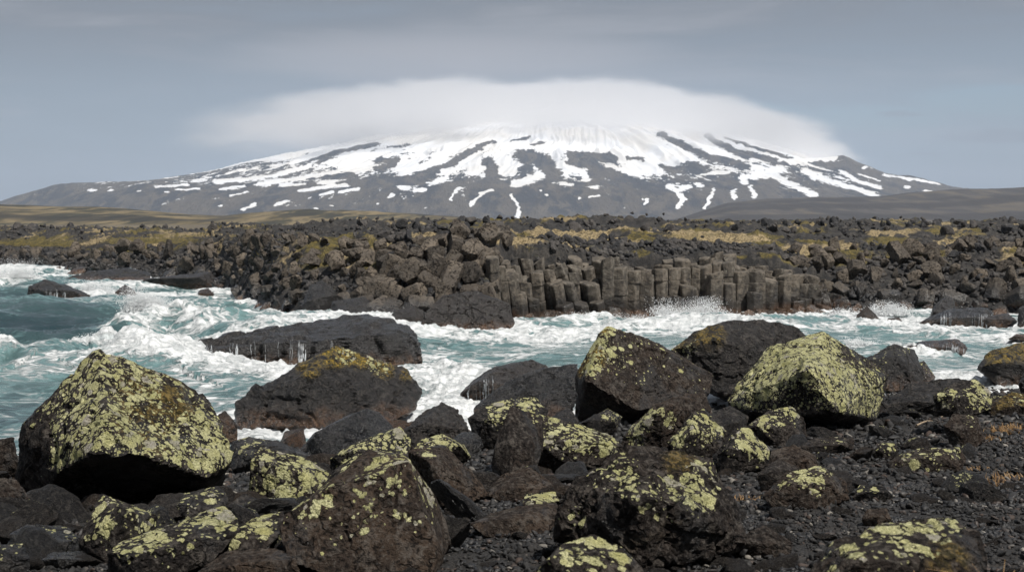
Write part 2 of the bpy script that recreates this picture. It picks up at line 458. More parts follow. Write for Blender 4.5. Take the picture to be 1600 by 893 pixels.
# ---------------------------------------------------------------- setting: ground, beach, headland, hills, volcano, sea
def interp(px, tab):
    t = np.array(tab, float); return np.interp(px, t[:, 0], t[:, 1])
SHORE = [(-900, 412), (-200, 414), (0, 416), (130, 427), (200, 435), (300, 444), (340, 452), (385, 474), (430, 494), (480, 503), (560, 511), (640, 519),
         (760, 517), (800, 508), (900, 500), (1000, 496), (1080, 492), (1200, 491), (1300, 487), (1400, 489), (1500, 491), (1600, 492), (2400, 500)]
RIM = [(-900, 402), (0, 402), (150, 398), (300, 390), (400, 388), (520, 390), (580, 380), (640, 374), (700, 374), (760, 388), (850, 402), (1000, 406), (1150, 408),
       (1250, 426), (1320, 418), (1400, 408), (1600, 402), (2400, 400)]
CLIFF = [(-900, 9), (0, 7), (340, 9), (430, 9), (640, 8.5), (760, 5.5), (830, 4), (900, 3.4), (1000, 3.0), (1250, 3.0), (1330, 5), (1450, 6), (2400, 7)]
def shore_Y(px): return 4 * F / (interp(px, SHORE) - 345.6)
VEGP = [(60, 380, 90, 9, .9, .2), (230, 376, 110, 7, .9, .3), (160, 392, 120, 7, .7, .1), (300, 366, 80, 4, .8, .6), (560, 380, 60, 10, .9, .25), (520, 394, 30, 8, .8, .1),
        (660, 366, 40, 5, .8, .8), (795, 376, 62, 7, 1.1, .95), (800, 391, 60, 7, .9, .25), (1000, 394, 22, 6, .9, .1), (1075, 368, 40, 7, 1.1, .5), (1150, 372, 70, 8, 1.1, .75),
        (1200, 380, 40, 6, .8, .2), (1160, 402, 18, 5, .8, .1), (1390, 376, 46, 8, 1.0, .3), (1440, 395, 60, 8, 1.0, .1), (1490, 379, 40, 5, 1.0, .7), (1500, 365, 60, 5, .7, .4), (1580, 392, 30, 9, .7, .15)]
def land_z(px, t):
    px = np.asarray(px, float); t = np.asarray(t, float)
    Ys = shore_Y(px); w = interp(px, CLIFF); Yr = Ys + w
    zr = 4 - (interp(px, RIM) - 345.6) / F * Yr
    tt = np.clip(t / w, -1, 1)
    cl = sstep(760, 860, px) * (1 - sstep(1230, 1320, px))
    front = (1 - cl) * (-.45 + (zr + .45) * np.clip(tt, -1, 1) ** np.where(tt > 0, .8, 1).clip(.8, 1) if False else (1 - cl) * (-.45 + (zr + .45) * np.sign(tt) * np.abs(tt) ** .85)) + cl * (-.5 + (zr + .5) * sstep(.72, 1.0, tt))
    zt = np.where(px < 330, 2.9, 3.62) - .35 * sstep(200, 420, px) * (1 - sstep(420, 600, px))
    b = np.clip((t - w) / 30, 0, 1)
    top = zr + (zt - zr) * (1 - (1 - b) ** 1.8) - 1.6 * sstep(70, 190, t)
    return np.where(t < w, front, top)
def land_xyz(px, t):
    Y = shore_Y(px) + t
    return (np.asarray(px, float) - 800) / F * Y, Y

def make_ground():
    xs = np.array([-30000, -12000, -5000, -2000, -800, -300, -120, 0, 120, 300, 800, 2000, 5000, 12000, 30000.])
    ys = np.array([-300, -100, 0, 60, 100, 150, 230, 320, 500, 800, 1500, 3000, 6000, 12000, 30000.])
    X, Y = np.meshgrid(xs, ys)
    Z = np.interp(Y, [-300, 100, 150, 230, 320, 30000], [-3, -3, -1.2, 1.2, 1.7, 1.7])
    me = mesh_from('ground', np.stack([X, Y, Z], 2).reshape(-1, 3), grid_faces(len(ys), len(xs)), M['plain'])
    tag(link('ground', me), kind='structure')
make_ground()

# beach
def shoreline_Y(x): return np.interp(x, [-16, -9, -4, -1.5, 1, 5, 10, 20], [22.5, 23.5, 24.6, 26.8, 29.2, 31.5, 34, 38])
def beach_z(x, Y):
    Ys = shoreline_Y(x); Y = np.asarray(Y, float)
    z = np.where(Y > 9.7, 1.6 * (Ys - Y) / (Ys - 9.7), 1.6 + (9.7 - Y) * .075)
    z = z + .55 * np.exp(-((np.asarray(x) - 2.4) / 1.6) ** 2 - ((Y - 5.6) / 2.0) ** 2)
    return np.maximum(z, -2.6)
def ground_hit(px, row):
    """first beach (or water-level) point under this pixel"""
    d = FW + np.array([(px - 800) / F, 0, 0]) + UP * ((446.5 - row) / F); d = d / d[1]
    for Y in np.arange(4.5, 90, .04):
        p = d * Y + np.array([0, 0, CAMZ])
        if p[2] <= max(float(beach_z(p[0], Y)), 0.0): return Y
    return 90.0
def make_beach():
    xs = np.linspace(-16, 20, 420); ys = np.concatenate([np.linspace(-3, 8, 60), np.linspace(8.05, 44, 420)])
    X, Y = np.meshgrid(xs, ys); P = P2(X, Y)
    Z = beach_z(X, Y).ravel() + .05 * fbm(P * .9, 4, 3) + .025 * fbm(P * 4, 3, 4)
    me = mesh_from('beach', np.stack([P[:, 0], P[:, 1], Z], 1), grid_faces(len(ys), len(xs)), M['beach'])
    tag(link('beach', me), kind='structure')
make_beach()

# headland and low shore behind the bay
def land_rough(P, t):
    r = .30 * fbm(P * .55, 5, 21, .6) + .16 * ridged(P * 1.4, 3, 22)
    far = .55 * np.maximum(fbm(P * .11, 3, 23), 0)
    return (r + far) * sstep(-.5, 2.5, t)
def land_veg(P, x, Y, z):
    px, row = proj(np.stack([x, Y, z], 1))
    px = px + 14 * fbm(P * .8, 3, 41); row = row + 2.5 * fbm(P * 1.1, 3, 42)
    v = np.zeros(len(x)); s = np.zeros(len(x))
    for a, b_, rx, ry, amt, st in VEGP:
        g = np.exp(-((px - a) / rx) ** 2 - ((row - b_) / ry) ** 2) * amt
        s = np.where(g > v, st, s); v = np.maximum(v, g)
    n = sstep(-.05, .3, fbm(P * .16, 4, 44)); v2 = n * .62 * sstep(1.4, 2.2, z)
    s = np.where(v2 > v, sstep(-.2, .4, fbm(P * .2, 2, 45)), s)
    return np.maximum(v, v2) * sstep(1.1, 1.9, z), s
def make_land():
    pxs = np.arange(-420, 2050, 2.4); ts = np.concatenate([np.linspace(-2.5, 14, 130), 14 + np.linspace(.01, 1, 90) ** 1.7 * 190])
    PX, T = np.meshgrid(pxs, ts); px = PX.ravel(); t = T.ravel()
    x, Y = land_xyz(px, t); P = P2(x, Y)
    z = land_z(px, t) + land_rough(P, t)
    z = np.where(t < 0, z + t * .4, z)
    v, s = land_veg(P, x, Y, z)
    me = mesh_from('headland', np.stack([x, Y, z], 1), grid_faces(len(ts), len(pxs)), M['land'], attrs={'veg': v, 'straw': s})
    tag(link('headland', me), kind='structure')
make_land()

def make_ridge(name, tab, Yc, w_front, w_back, mat, seed, terr, px0, px1, step, gul):
    pxs = np.arange(px0, px1, step); s = np.concatenate([np.linspace(0, 1, 130), 1 + np.linspace(.02, 1, 24)])
    PX, S = np.meshgrid(pxs, s); px = PX.ravel(); s = S.ravel()
    Y = Yc + np.where(s < 1, (s - 1) * w_front, (s - 1) * w_back)
    x = (px - 800) / F * Y
    H = (345.6 - interp(px, tab)) / F * Yc + 4 - 1.0
    P = P2(x, Y)
    e = 8.0 / w_front
    prof = np.where(s < 1, np.clip(s, 0, 1), np.clip(2 - s, 0, 1))
    q = prof + .05 * fbm(P * (2.5 / w_front), 3, seed + 3)
    st = (q * terr) % 1.0
    shape = np.where(prof > 0, .45 * sstep(0, 1, prof) + .55 * (np.floor(q * terr) + sstep(.25, .85, st)) / terr, 0)
    shape = np.where(s >= 1, prof ** .7, np.minimum(shape, 1) * (1 - sstep(.8, 1, s)) + sstep(.8, 1, s) * prof)
    g = ridged(np.stack([x * 3.2 / w_front, Y * .6 / w_front, 0 * x], 1), 4, seed)
    z = 1.0 + H * np.clip(shape, 0, 1.05) + gul * H * (g - .6) * np.sin(np.pi * np.clip(prof, 0, 1)) + .02 * H * fbm(P * e, 4, seed + 9) * sstep(0, .1, prof)
    z = np.where((s <= 0) | (s >= 2), -2, z)
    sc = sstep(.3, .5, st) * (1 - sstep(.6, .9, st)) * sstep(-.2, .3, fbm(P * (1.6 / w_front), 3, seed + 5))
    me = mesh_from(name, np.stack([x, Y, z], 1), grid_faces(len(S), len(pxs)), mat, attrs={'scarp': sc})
    return link(name, me)
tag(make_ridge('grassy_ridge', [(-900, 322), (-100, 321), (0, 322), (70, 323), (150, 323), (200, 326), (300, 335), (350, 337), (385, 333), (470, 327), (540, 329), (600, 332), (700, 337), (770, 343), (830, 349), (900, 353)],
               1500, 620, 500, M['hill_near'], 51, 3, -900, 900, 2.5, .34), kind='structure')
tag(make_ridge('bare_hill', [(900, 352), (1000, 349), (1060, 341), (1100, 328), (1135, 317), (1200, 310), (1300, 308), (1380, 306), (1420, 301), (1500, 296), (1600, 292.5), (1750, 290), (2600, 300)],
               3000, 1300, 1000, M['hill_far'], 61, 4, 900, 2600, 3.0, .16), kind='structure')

# volcano
MC = np.array([300.0, 9500.0])
def make_mountain():
    kx = 9500 / F
    L = [(0, 890), (200, 850), (400, 790), (700, 690)] + [((870 - p) * kx, (345.6 - r) * kx) for p, r in
         [(600, 219), (560, 229), (500, 243), (440, 256), (330, 278), (240, 290), (150, 294), (128, 297), (45, 322)]] + [(4000, 0), (9000, -40)]
    R = [(0, 890), (200, 850), (400, 800), (700, 690)] + [((p - 870) * kx, (345.6 - r) * kx) for p, r in
         [(1100, 208), (1160, 219), (1240, 247), (1330, 270), (1450, 300), (1560, 322)]] + [(3700, 0), (9000, -40)]
    pxs = np.arange(-160, 1780, 1.45); ys = np.concatenate([np.linspace(5300, 9700, 330), np.linspace(9750, 13500, 34)])
    PX, YY = np.meshgrid(pxs, ys); px = PX.ravel(); y = YY.ravel(); x = (px - 800) / F * y
    dx = x - MC[0]; dy = y - MC[1]; r = np.hypot(dx, dy); phi = np.arctan2(dx, -dy)
    wl = .5 - .5 * np.sin(phi)
    P = np.stack([x, y, 0 * x], 1)
    rw = r * (1 + .05 * fbm(P / 900, 3, 71))
    h = wl * interp(rw, L) + (1 - wl) * interp(rw, R)
    mid = sstep(700, 1500, r) * (1 - sstep(2900, 4200, r))
    G = np.stack([phi * 9 + .5 * fbm(P / 700, 3, 72), r / 2600, 0 * x], 1)
    gul = ridged(G, 4, 73, .55)
    h = h + mid * (1 - .8 * sstep(1500, 2700, r)) * 52 * (gul - 1.15) + 10 * fbm(P / 260, 5, 74, .55) * sstep(500, 1100, r) * (1 - sstep(2300, 3300, r))
    # shoulder ridge
    pts = [(960, 316, 6900), (1040, 292, 7150), (1100, 276, 7400), (1200, 257, 7800), (1240, 249, 8000), (1290, 245, 8000), (1318, 241.5, 8000), (1332, 248, 8000), (1352, 261, 8020), (1400, 274, 8100), (1480, 287.5, 8200), (1540, 294, 8250), (1640, 308, 8300), (1760, 330, 8400)]
    W = np.array([at(p, q, Y) for p, q, Y in pts])
    best = np.full(len(x), -1e3)
    for a, b_ in zip(W[:-1], W[1:]):
        ab = (b_ - a)[:2]; tt = np.clip(((x - a[0]) * ab[0] + (y - a[1]) * ab[1]) / (ab @ ab), 0, 1)
        d = np.hypot(x - a[0] - tt * ab[0], y - a[1] - tt * ab[1]); hz = a[2] + tt * (b_[2] - a[2])
        d = d * (1 + .25 * fbm(P / 500, 3, 75))
        w_ = 1700.0
        cand = hz * (.30 * np.exp(-d / 420) + .70 * np.clip(1 - d / w_, 0, 1) ** 1.4)
        best = np.maximum(best, cand)
    sg = ridged(np.stack([x / 420 + .4 * fbm(P / 500, 2, 77), y / 1500, 0 * x], 1), 4, 76)
    best = best + sstep(20, 90, best) * (16 * (sg - 1.2)) * sstep(0, 160, np.abs(best - 400))
    k = 16.0
    z = np.where(best > 8, np.maximum(h, best) + k * np.exp(-np.abs(h - best) / k) * .25, h)
    shoulder = best > h
    z = z + 3 * fbm(P / 60, 3, 78) * (z > 15) * (r > 900)
    z = np.where(y > 13400, -5, np.maximum(z, -5))
    z = np.where(y < 5350, -5, z)
    # snow lies high up, in gullies, and in the strokes listed (image px,row of the real patches)
    ppx, prow = proj(np.stack([x, y, z], 1))
    wx = ppx + 5 * fbm(P / 160, 4, 81) + 3 * fbm(P / 45, 2, 83); wy = prow + 1.8 * fbm(P / 120, 4, 82) + 1.2 * fbm(P / 40, 2, 84)
    streak = fbm(np.stack([phi * 34 + .6 * fbm(P / 400, 2, 85), r / 620, 0 * x], 1), 4, 86, .6)
    sn = .5 + (z - 268) / 250 + .62 * streak - .10 * (gul - .8)
    sn = np.where(shoulder, .18 + .34 * fbm(np.stack([x / 150, y / 700, 0 * x], 1), 4, 87) + (z - 350) / 900, sn)
    sn = np.where(prow > 292 + 3 * streak, np.minimum(sn, .30 + .40 * np.abs(streak)), sn)
    sn = np.clip(sn, -.1, 1.1)
    def stroke(pl, rad, val, asp=1.0):
        nonlocal sn
        val = .5 + (val - .5) * 1.25
        d = np.full(len(x), 1e9)
        if len(pl) == 1: pl = [pl[0], (pl[0][0] + .01, pl[0][1])]
        for (ax, ay), (bx, by) in zip(pl[:-1], pl[1:]):
            vx, vy = bx - ax, by - ay; tt = np.clip(((wx - ax) * vx + (wy - ay) * vy) / (vx * vx + vy * vy), 0, 1)
            d = np.minimum(d, np.hypot((wx - ax - tt * vx) / asp, wy - ay - tt * vy))
        m = sstep(rad * 2.1, rad * .15, d)
        sn = sn * (1 - m) + val * m
    D = -.05
    for pl, rad, val, asp in [
        ([(750, 262)], 13, 1, 1.3), ([(794, 262)], 13, 1, 1.0), ([(888, 262)], 11, 1, 2.2), ([(690, 262)], 8, 1, 2.0), ([(640, 262)], 10, 1, 2.4), ([(560, 258)], 9, 1, 3.0), ([(1010, 262)], 12, 1, 3.0), ([(1050, 240)], 10, 1, 2.5), ([(940, 228)], 9, 1, 9.0),
        ([(822, 243), (850, 250), (866, 270)], 7.5, D, 1.5), ([(765, 253), (769, 284)], 6, D, 1.4), ([(896, 243), (955, 248)], 6, D, 1.3), ([(893, 254), (940, 264), (988, 286)], 4.5, D, 1.5),
        ([(745, 231), (702, 257), (640, 278), (600, 286)], 3.6, D, 1.6), ([(590, 251), (622, 249)], 3, D, 1.6), ([(592, 264), (612, 258)], 3, D, 1.6), ([(505, 276), (545, 274)], 4, D, 1.6), ([(584, 281)], 4, D, 2.0),
        ([(980, 247), (1004, 249)], 2.5, D, 1.5), ([(592, 224), (545, 233), (500, 247)], 2.6, D, 1.6), ([(834, 226), (846, 222)], 1.8, D, 1.6), ([(750, 228), (772, 221)], 2.0, D, 1.6), ([(800, 220), (830, 214)], 1.3, D, 1.5), ([(606, 230), (640, 226)], 1.2, D, 1.5),
        ([(1033, 209), (1060, 224), (1100, 242), (1168, 260)], 3.6, D, 1.5), ([(1103, 211), (1125, 224), (1150, 238), (1212, 251)], 3.6, D, 1.5), ([(1130, 214), (1170, 228), (1240, 248)], 2.0, D, 1.5), ([(1034, 260), (1060, 268)], 3, D, 1.5), ([(1060, 262), (1092, 266)], 3, D, 1.5), ([(1076, 253), (1108, 262)], 2, D, 1.5),
        ([(1045, 292), (1058, 298), (1068, 310), (1060, 322)], 3.2, 1, 1.2), ([(1058, 298), (1076, 292)], 2.6, 1, 1.3), ([(1161, 277), (1190, 274), (1217, 263)], 4.2, 1, 1.4), ([(1205, 272), (1240, 290), (1272, 306)], 3.8, 1, 1.4), ([(1256, 267), (1300, 284), (1345, 297), (1368, 305)], 3.2, 1, 1.5),
        ([(1315, 268), (1335, 280), (1375, 294)], 2.6, 1, 1.5), ([(1379, 273), (1430, 281), (1465, 287)], 1.6, 1, 1.5), ([(1345, 273), (1372, 283)], 1.5, 1, 1.5), ([(1236, 251), (1270, 247.5), (1303, 246)], 3.4, 1, 1.6), ([(1146, 298), (1148, 310)], 3, 1, 1.1), ([(1174, 293), (1178, 306)], 3.2, 1, 1.1), ([(1115, 297), (1108, 312), (1101, 325)], 2.1, 1, 1.1), ([(1093, 289)], 3.4, 1, 1.3), ([(1162, 285)], 3, 1, 1.4), ([(1442, 297), (1462, 301)], 1.4, 1, 1.5), ([(1412, 291), (1420, 292)], 1.1, 1, 1.5), ([(1350, 262)], 2, 1, 1.5),
        ([(1098, 272), (1140, 269)], 1.6, 1, 1.5), ([(768, 297), (752, 303), (746, 312), (737, 320)], 2.3, 1, 1.2), ([(799, 305), (803, 314), (812, 326), (808, 341)], 2.3, 1, 1.1), ([(711, 299), (708, 312)], 2, 1, 1.1), ([(632, 293)], 3, 1, 3.0), ([(672, 287), (700, 279)], 2.8, 1, 1.7), ([(655, 297)], 2, 1, 4.0), ([(805, 288), (840, 276)], 4, 1, 1.8), ([(929, 292)], 2.4, 1, 3.0), ([(915, 281)], 2.2, 1, 2.0), ([(885, 288)], 2.4, 1, 3.2), ([(933, 306), (918, 308)], 1.6, 1, 1.3), ([(905, 310)], 1.6, 1, 1.0), ([(1010, 312), (1007, 318)], 1.7, 1, 1.2), ([(845, 297)], 2.0, 1, 1.5), ([(855, 305)], 1.6, 1, 2.0),
        ([(483, 260), (430, 273), (398, 279), (337, 284)], 2.2, 1, 1.6), ([(560, 262), (470, 278), (405, 287)], 2.4, 1, 1.6), ([(385, 290), (348, 296)], 1.6, 1, 1.5), ([(310, 295), (276, 296)], 1.2, 1, 1.5), ([(293, 288), (265, 291), (242, 291.5)], 1.2, 1, 1.5), ([(258, 300)], 1.3, 1, 4.0), ([(216, 298)], 1.1, 1, 4.0), ([(145, 297)], 1.3, 1, 4.5), ([(174, 297)], 1.1, 1, 4.0), ([(398, 319), (382, 327)], 2.3, 1, 1.4), ([(384, 300), (362, 305)], 1.5, 1, 1.5), ([(450, 313), (432, 320)], 1.7, 1, 1.4), ([(440, 289), (474, 288)], 2.2, 1, 1.5), ([(510, 284)], 3.2, 1, 3.6), ([(470, 298), (540, 288)], 1.8, 1, 1.6), ([(322, 281), (300, 283)], 1.0, 1, 1.5), ([(344, 322)], 1.2, 1, 3.5), ([(518, 300), (500, 305)], 1.4, 1, 1.4), ([(613, 303), (607, 307)], 2, 1, 1.6), ([(560, 295), (530, 300)], 1.5, 1, 1.6), ([(493, 325)], 1.0, 1, 3.5), ([(590, 318)], 1.2, 1, 1.8), ([(667, 324)], 1.0, 1, 3), ([(520, 321)], 1.0, 1, 3)]:
        stroke(pl, rad, val, asp)
    me = mesh_from('volcano', np.stack([x, y, z], 1), grid_faces(len(ys), len(pxs)), M['mountain'], attrs={'snow': sn})
    tag(link('volcano', me), kind='structure')
make_mountain()

# ---------------------------------------------------------------- sea
WAVES = [  # crest polylines: (px, row at water level, height), steep side width, back width, foam
    ([(150, 530, .12), (190, 526, .6), (235, 521, 1.15), (280, 521, .95), (340, 530, .4), (400, 542, .12)], .75, 3.0, .8),
    ([(70, 576, .15), (105, 566, .45), (140, 562, .62), (185, 567, .60), (235, 578, .50), (270, 588, .18)], .7, 3.0, 1.0),
    ([(-60, 580, .5), (0, 574, .55), (40, 573, .45), (75, 582, .15)], .8, 2.6, .9),
    ([(-60, 492, .4), (20, 490, .3), (110, 492, .22), (170, 498, .1)], 1.5, 4.5, .35),
    ([(-60, 540, .35), (40, 536, .32), (130, 538, .26), (200, 546, .1)], 1.2, 3.6, .3),
    ([(-40, 448, .7), (25, 446, .6), (60, 450, .2)], 1.6, 5, .9),
    ([(110, 468, .2), (150, 466, .6), (180, 470, .3)], 1.4, 4, .9),
    ([(830, 524, .15), (880, 516, .42), (930, 512, .5), (985, 516, .22), (1030, 514, .3), (1080, 512, .42), (1130, 516, .25), (1180, 520, .1)], 1.0, 2.4, 1.0),
    ([(650, 560, .1), (720, 551, .22), (800, 549, .2), (880, 556, .1)], .8, 2.2, .5),
    ([(1290, 545, .1), (1330, 548, .4), (1372, 552, .2)], .6, 1.6, 1.0),
    ([(1190, 522, .15), (1290, 518, .3), (1380, 522, .15), (1500, 526, .25), (1620, 528, .2)], .9, 2.4, .6),
    ([(660, 610, .1), (690, 604, .35), (720, 606, .3), (745, 612, .1)], .5, 1.5, 1.0),
]
SEAROCKS = []     # (x, y, radius): filled in when rocks are placed, foam gathers round them
def wave_fields(x, y):
    z = np.zeros(len(x)); fo = np.zeros(len(x)); aer_glow = np.zeros(len(x))
    for pl, wf, wb, fa in WAVES:
        W = [(*at(p, q, row_Y(q))[:2], h) for p, q, h in pl]
        bd = np.full(len(x), 1e9); bh = np.zeros(len(x)); bs = np.zeros(len(x))
        for a, b_ in zip(W[:-1], W[1:]):
            vx, vy = b_[0] - a[0], b_[1] - a[1]; L2 = vx * vx + vy * vy
            tt = np.clip(((x - a[0]) * vx + (y - a[1]) * vy) / L2, 0, 1)
            ex = x - a[0] - tt * vx; ey = y - a[1] - tt * vy; d = np.hypot(ex, ey)
            cl = d < bd
            bd = np.where(cl, d, bd); bh = np.where(cl, a[2] + tt * (b_[2] - a[2]), bh); bs = np.where(cl, np.sign(vx * ey - vy * ex), bs)
        q = np.where(bs < 0, bd / wf, bd / wb)
        s = np.exp(-q ** 2)
        z = z + bh * s
        fo = np.maximum(fo, fa * np.minimum(1, bh * 1.7) * np.where(bs < 0, np.exp(-(bd / (wf * 2.0)) ** 2), np.exp(-(bd / (wb * .55)) ** 2)))
        aer_glow = np.maximum(aer_glow, np.minimum(1, bh * 1.6) * np.exp(-(bd / (wb * .9)) ** 2))
    return z, fo, aer_glow
SWELL = []
_r = np.random.default_rng(3)
for k in range(46):
    lam = .7 * 1.085 ** k * _r.uniform(.9, 1.1)
    lam = min(lam, 16)
    a = _r.normal(math.radians(-62), .55)
    SWELL.append((2 * math.pi / lam, math.cos(a), math.sin(a), .0105 * lam ** .78, _r.uniform(0, 6.28)))
def sea_height(x, y):
    px = 800 + x / y * F
    z = np.zeros(len(x)); dx = np.zeros(len(x)); dy = np.zeros(len(x))
    rough = .45 + .55 * sstep(900, 300, px) * sstep(30, 45, y)
    for k, cx, cy, A, ph in SWELL:
        th = k * (x * cx + y * cy) + ph; s = np.sin(th); c = np.cos(th)
        z += A * c; dx -= .8 * A * cx * s; dy -= .8 * A * cy * s
    return z * rough, dx * rough, dy * rough
FOAMP = [(60, 515, 130, 22, -.30), (40, 480, 120, 10, -.15), (110, 540, 60, 10, -.1), (250, 460, 120, 10, .10), (330, 560, 120, 26, .25), (430, 585, 90, 12, .30), (380, 665, 90, 22, .25),
         (60, 640, 90, 40, .02), (760, 545, 110, 26, .02), (700, 590, 60, 30, .18), (900, 518, 120, 14, .38), (1085, 508, 110, 13, .35), (1000, 545, 150, 18, .08), (1250, 530, 120, 18, .1), (1450, 570, 90, 12, .0), (1380, 510, 160, 12, .18), (20, 430, 90, 12, .3), (150, 450, 60, 10, .3)]
def make_sea():
    pxs = np.concatenate([np.arange(-1500, -150, 14), np.arange(-150, 1750, 2.1), np.arange(1750, 3200, 14)])
    ys = 17.0 * (175 / 17.0) ** np.linspace(0, 1, 620)
    PX, YY = np.meshgrid(pxs, ys); px = PX.ravel(); y = YY.ravel(); x = (px - 800) / F * y
    zs, dx, dy = sea_height(x, y)
    zw, fo, aer_glow = wave_fields(x, y)
    P = P2(x, y)
    row = proj(np.stack([x, y, zw], 1))[1]
    d = shore_Y(px) - y
    base = np.interp(px, [-200, 0, 250, 420, 640, 1000, 1700], [.34, .36, .42, .52, .50, .56, .55])
    base = base + .35 * np.exp(-np.maximum(d, 0) / 2.5) + .22 * fbm(P * .16, 3, 91) + .10 * fbm(P * .7, 2, 92)
    db = shoreline_Y(x); base = base + .25 * np.exp(-np.maximum(y - db, 0) / 3.0)
    for a, b_, rx, ry, am in FOAMP:
        base = base + am * np.exp(-((px - a) / rx) ** 2 - ((row - b_) / ry) ** 2)
    for rx, ry, rr in SEAROCKS:
        base = base + .45 * np.exp(-np.maximum(np.hypot(x - rx, y - ry) - rr * .8, 0) / (.55 * rr + .2))
    crest = sstep(.10, .26, zs); base = base + .22 * crest
    foam = np.clip(np.maximum(base, fo * 1.05), 0, 1.05)
    A = np.interp(px, [-200, 100, 400, 700, 1700], [.15, .2, .55, .62, .66]) + .25 * fbm(P * .2, 3, 95) + .5 * aer_glow + .4 * np.clip(zs * 2.0, -.15, .4)
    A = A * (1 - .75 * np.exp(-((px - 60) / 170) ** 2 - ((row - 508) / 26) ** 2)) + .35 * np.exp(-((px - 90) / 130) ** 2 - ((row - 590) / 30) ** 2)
    zf = sstep(.62, .95, foam) * (.05 + .11 * fbm(P * 1.9, 4, 93, .6) + .06 * ridged(P * 3.1, 3, 94))
    z = zs + zw * (1 + .28 * fbm(P * 1.3, 3, 96)) + zf
    me = mesh_from('sea', np.stack([x + dx, y + dy, z], 1), grid_faces(len(ys), len(pxs)), M['sea'], attrs={'foam': foam, 'aer_glow': np.clip(A, 0, 1)})
    tag(link('sea', me), kind='structure')
# ---------------------------------------------------------------- boulders of the near shore and rocks in the surf
ROCKS = {}
def boulder(key, label, pts, base, name='boulder', cat='boulder', Y=None, thick=None, lich=(), up=0.0, brown=.25, wet=0.0, moss=(), sub=5,
            p=1200, chips=7, chip=(.93, .992), rough=.022, step=.026, fine=.006, lump=0.0, seed=None, foam=False, back=.78, lfine=0.0, group=None, sink=.0, drop=.3):
    """pts: outline and ridge corners as (px, py, metres nearer(-)/farther(+)); base: image row where it meets the ground"""
    seed = seed or (sum(ord(c) * (i + 3) for i, c in enumerate(key)) % 9973)
    a = np.array([(q + (0,))[:3] for q in pts], float)
    cx = (a[:, 0].min() + a[:, 0].max()) / 2
    if Y is None: Y = ground_hit(cx, base)
    m_px = Y / F; wd = (a[:, 0].max() - a[:, 0].min()) * m_px
    thick = thick or .75 * wd
    if a[:, 0].max() - a[:, 0].min() > 85: sub = 6
    if len(a) < 9 and a[:, 2].min() > -.3:      # split the near side into a top plane and a front plane
        x0, x1, y0 = a[:, 0].min(), a[:, 0].max(), a[:, 1].min(); rr = random.Random(seed); hgt = base - y0
        ex = [(x0 + (x1 - x0) * u, y0 + hgt * v, -wd * k) for u, v, k in ((rr.uniform(.2, .36), rr.uniform(.38, .58), .16), (rr.uniform(.62, .82), rr.uniform(.36, .62), .10), (rr.uniform(.3, .6), 1.02, rr.uniform(.06, .14)))]
        a = np.vstack([a, ex])
    P = [at(q[0], q[1], Y + q[2]) for q in a]
    for q in a:       # the far side, narrower and lower
        P.append(at(cx + (q[0] - cx) * back, q[1] + max(0, base - q[1]) * (1 - back) * .9, Y + q[2] * .5 + thick))
    P = np.array(P)
    W, T, n0 = rock_shape(P, sub, p, chips, chip, rough, step, fine, seed, lump)
    n1 = vnormals(W, T)
    px, py = proj(W)
    lic = up * sstep(.25, .75, n0[:, 2])
    q = np.stack([W[:, 0], W[:, 1], W[:, 2]], 1) / max(wd, .2)
    wob = 1 + .35 * fbm(q * 4, 3, seed)
    def blob(lst):
        o = np.zeros(len(W))
        for bx, by, r, am in lst:
            d = np.hypot(px - bx, py - by) * wob
            k = sstep(r * 1.1, r * .55, d)
            o = np.maximum(o, am * k) if am > 0 else o * (1 + am * k)
        return o
    lic = np.maximum(lic, blob(lich)) * sstep(-.45, -.05, n0[:, 2])
    ms = blob(moss) * sstep(-.2, .3, n0[:, 2])
    loc = np.array([P[:, 0].mean(), P[:, 1].mean(), W[:, 2].min()])
    me = mesh_from(name, W - loc, T, M['rock'], attrs={'lichen': lic, 'brown': np.full(len(W), brown), 'wet': np.full(len(W), wet), 'moss': ms, 'lfine': np.full(len(W), lfine)})
    try: me.set_sharp_from_angle(angle=math.radians(23))
    except Exception: pass
    o = link(name, me, loc); tag(o, label, cat, group)
    ROCKS[key] = (o, W, T)
    if foam: SEAROCKS.append((loc[0], loc[1], wd * .5))
    return o

B = boulder
# --- left side
B('bigleft', 'huge lichen-covered boulder with a dark hollow under it, at the left edge of the shore',
  [(154, 543, .75), (245, 577, 1.35), (312, 610, 1.3), (364, 694, .45), (362, 716, .35), (342, 748, .25), (166, 664, -.62), (92, 738, -.25), (232, 716, -.60), (322, 745, -.15), (145, 708, -.76), (33, 663, .75), (24, 751, .75), (57, 787, .6), (330, 800, 1.5), (110, 800, .8)],
  800, sub=6, up=.25, lich=[(160, 610, 95, .80), (250, 660, 100, .82), (330, 700, 60, .95), (120, 690, 70, .75), (110, 620, 60, .7), (200, 600, 70, .8), (170, 690, 90, .84), (285, 612, 34, -.75), (262, 640, 30, -.5), (225, 650, 26, -.35), (45, 690, 50, -1), (75, 610, 22, -.6)],
  brown=.3, p=320, chips=8, chip=(.96, .996), rough=.016, moss=[(230, 640, 70, .35), (270, 630, 40, .4)], lfine=.3)
B('leftdark', 'dark brown rock half cut off by the left edge, beside the huge lichen boulder', [(-60, 700), (0, 688), (22, 682), (29, 720, -.1), (28, 748), (-50, 750)], 750, brown=.6, up=.12)
B('leftbrown', 'rounded brown rock below the huge lichen boulder at the left edge', [(-40, 760), (8, 744), (26, 747), (46, 780, -.1), (50, 812), (20, 822, -.15), (-40, 822)], 822, brown=.9, p=90, rough=.026)
B('lowwet', 'wet grey slab with a few lichen spots in the bottom left corner', [(14, 832), (42, 818, .2), (108, 823, .3), (124, 842, .1), (116, 862), (60, 868, -.15), (20, 862)], 868, wet=.75, brown=.05, p=100, lich=[(70, 826, 26, .5), (110, 832, 18, .5)])
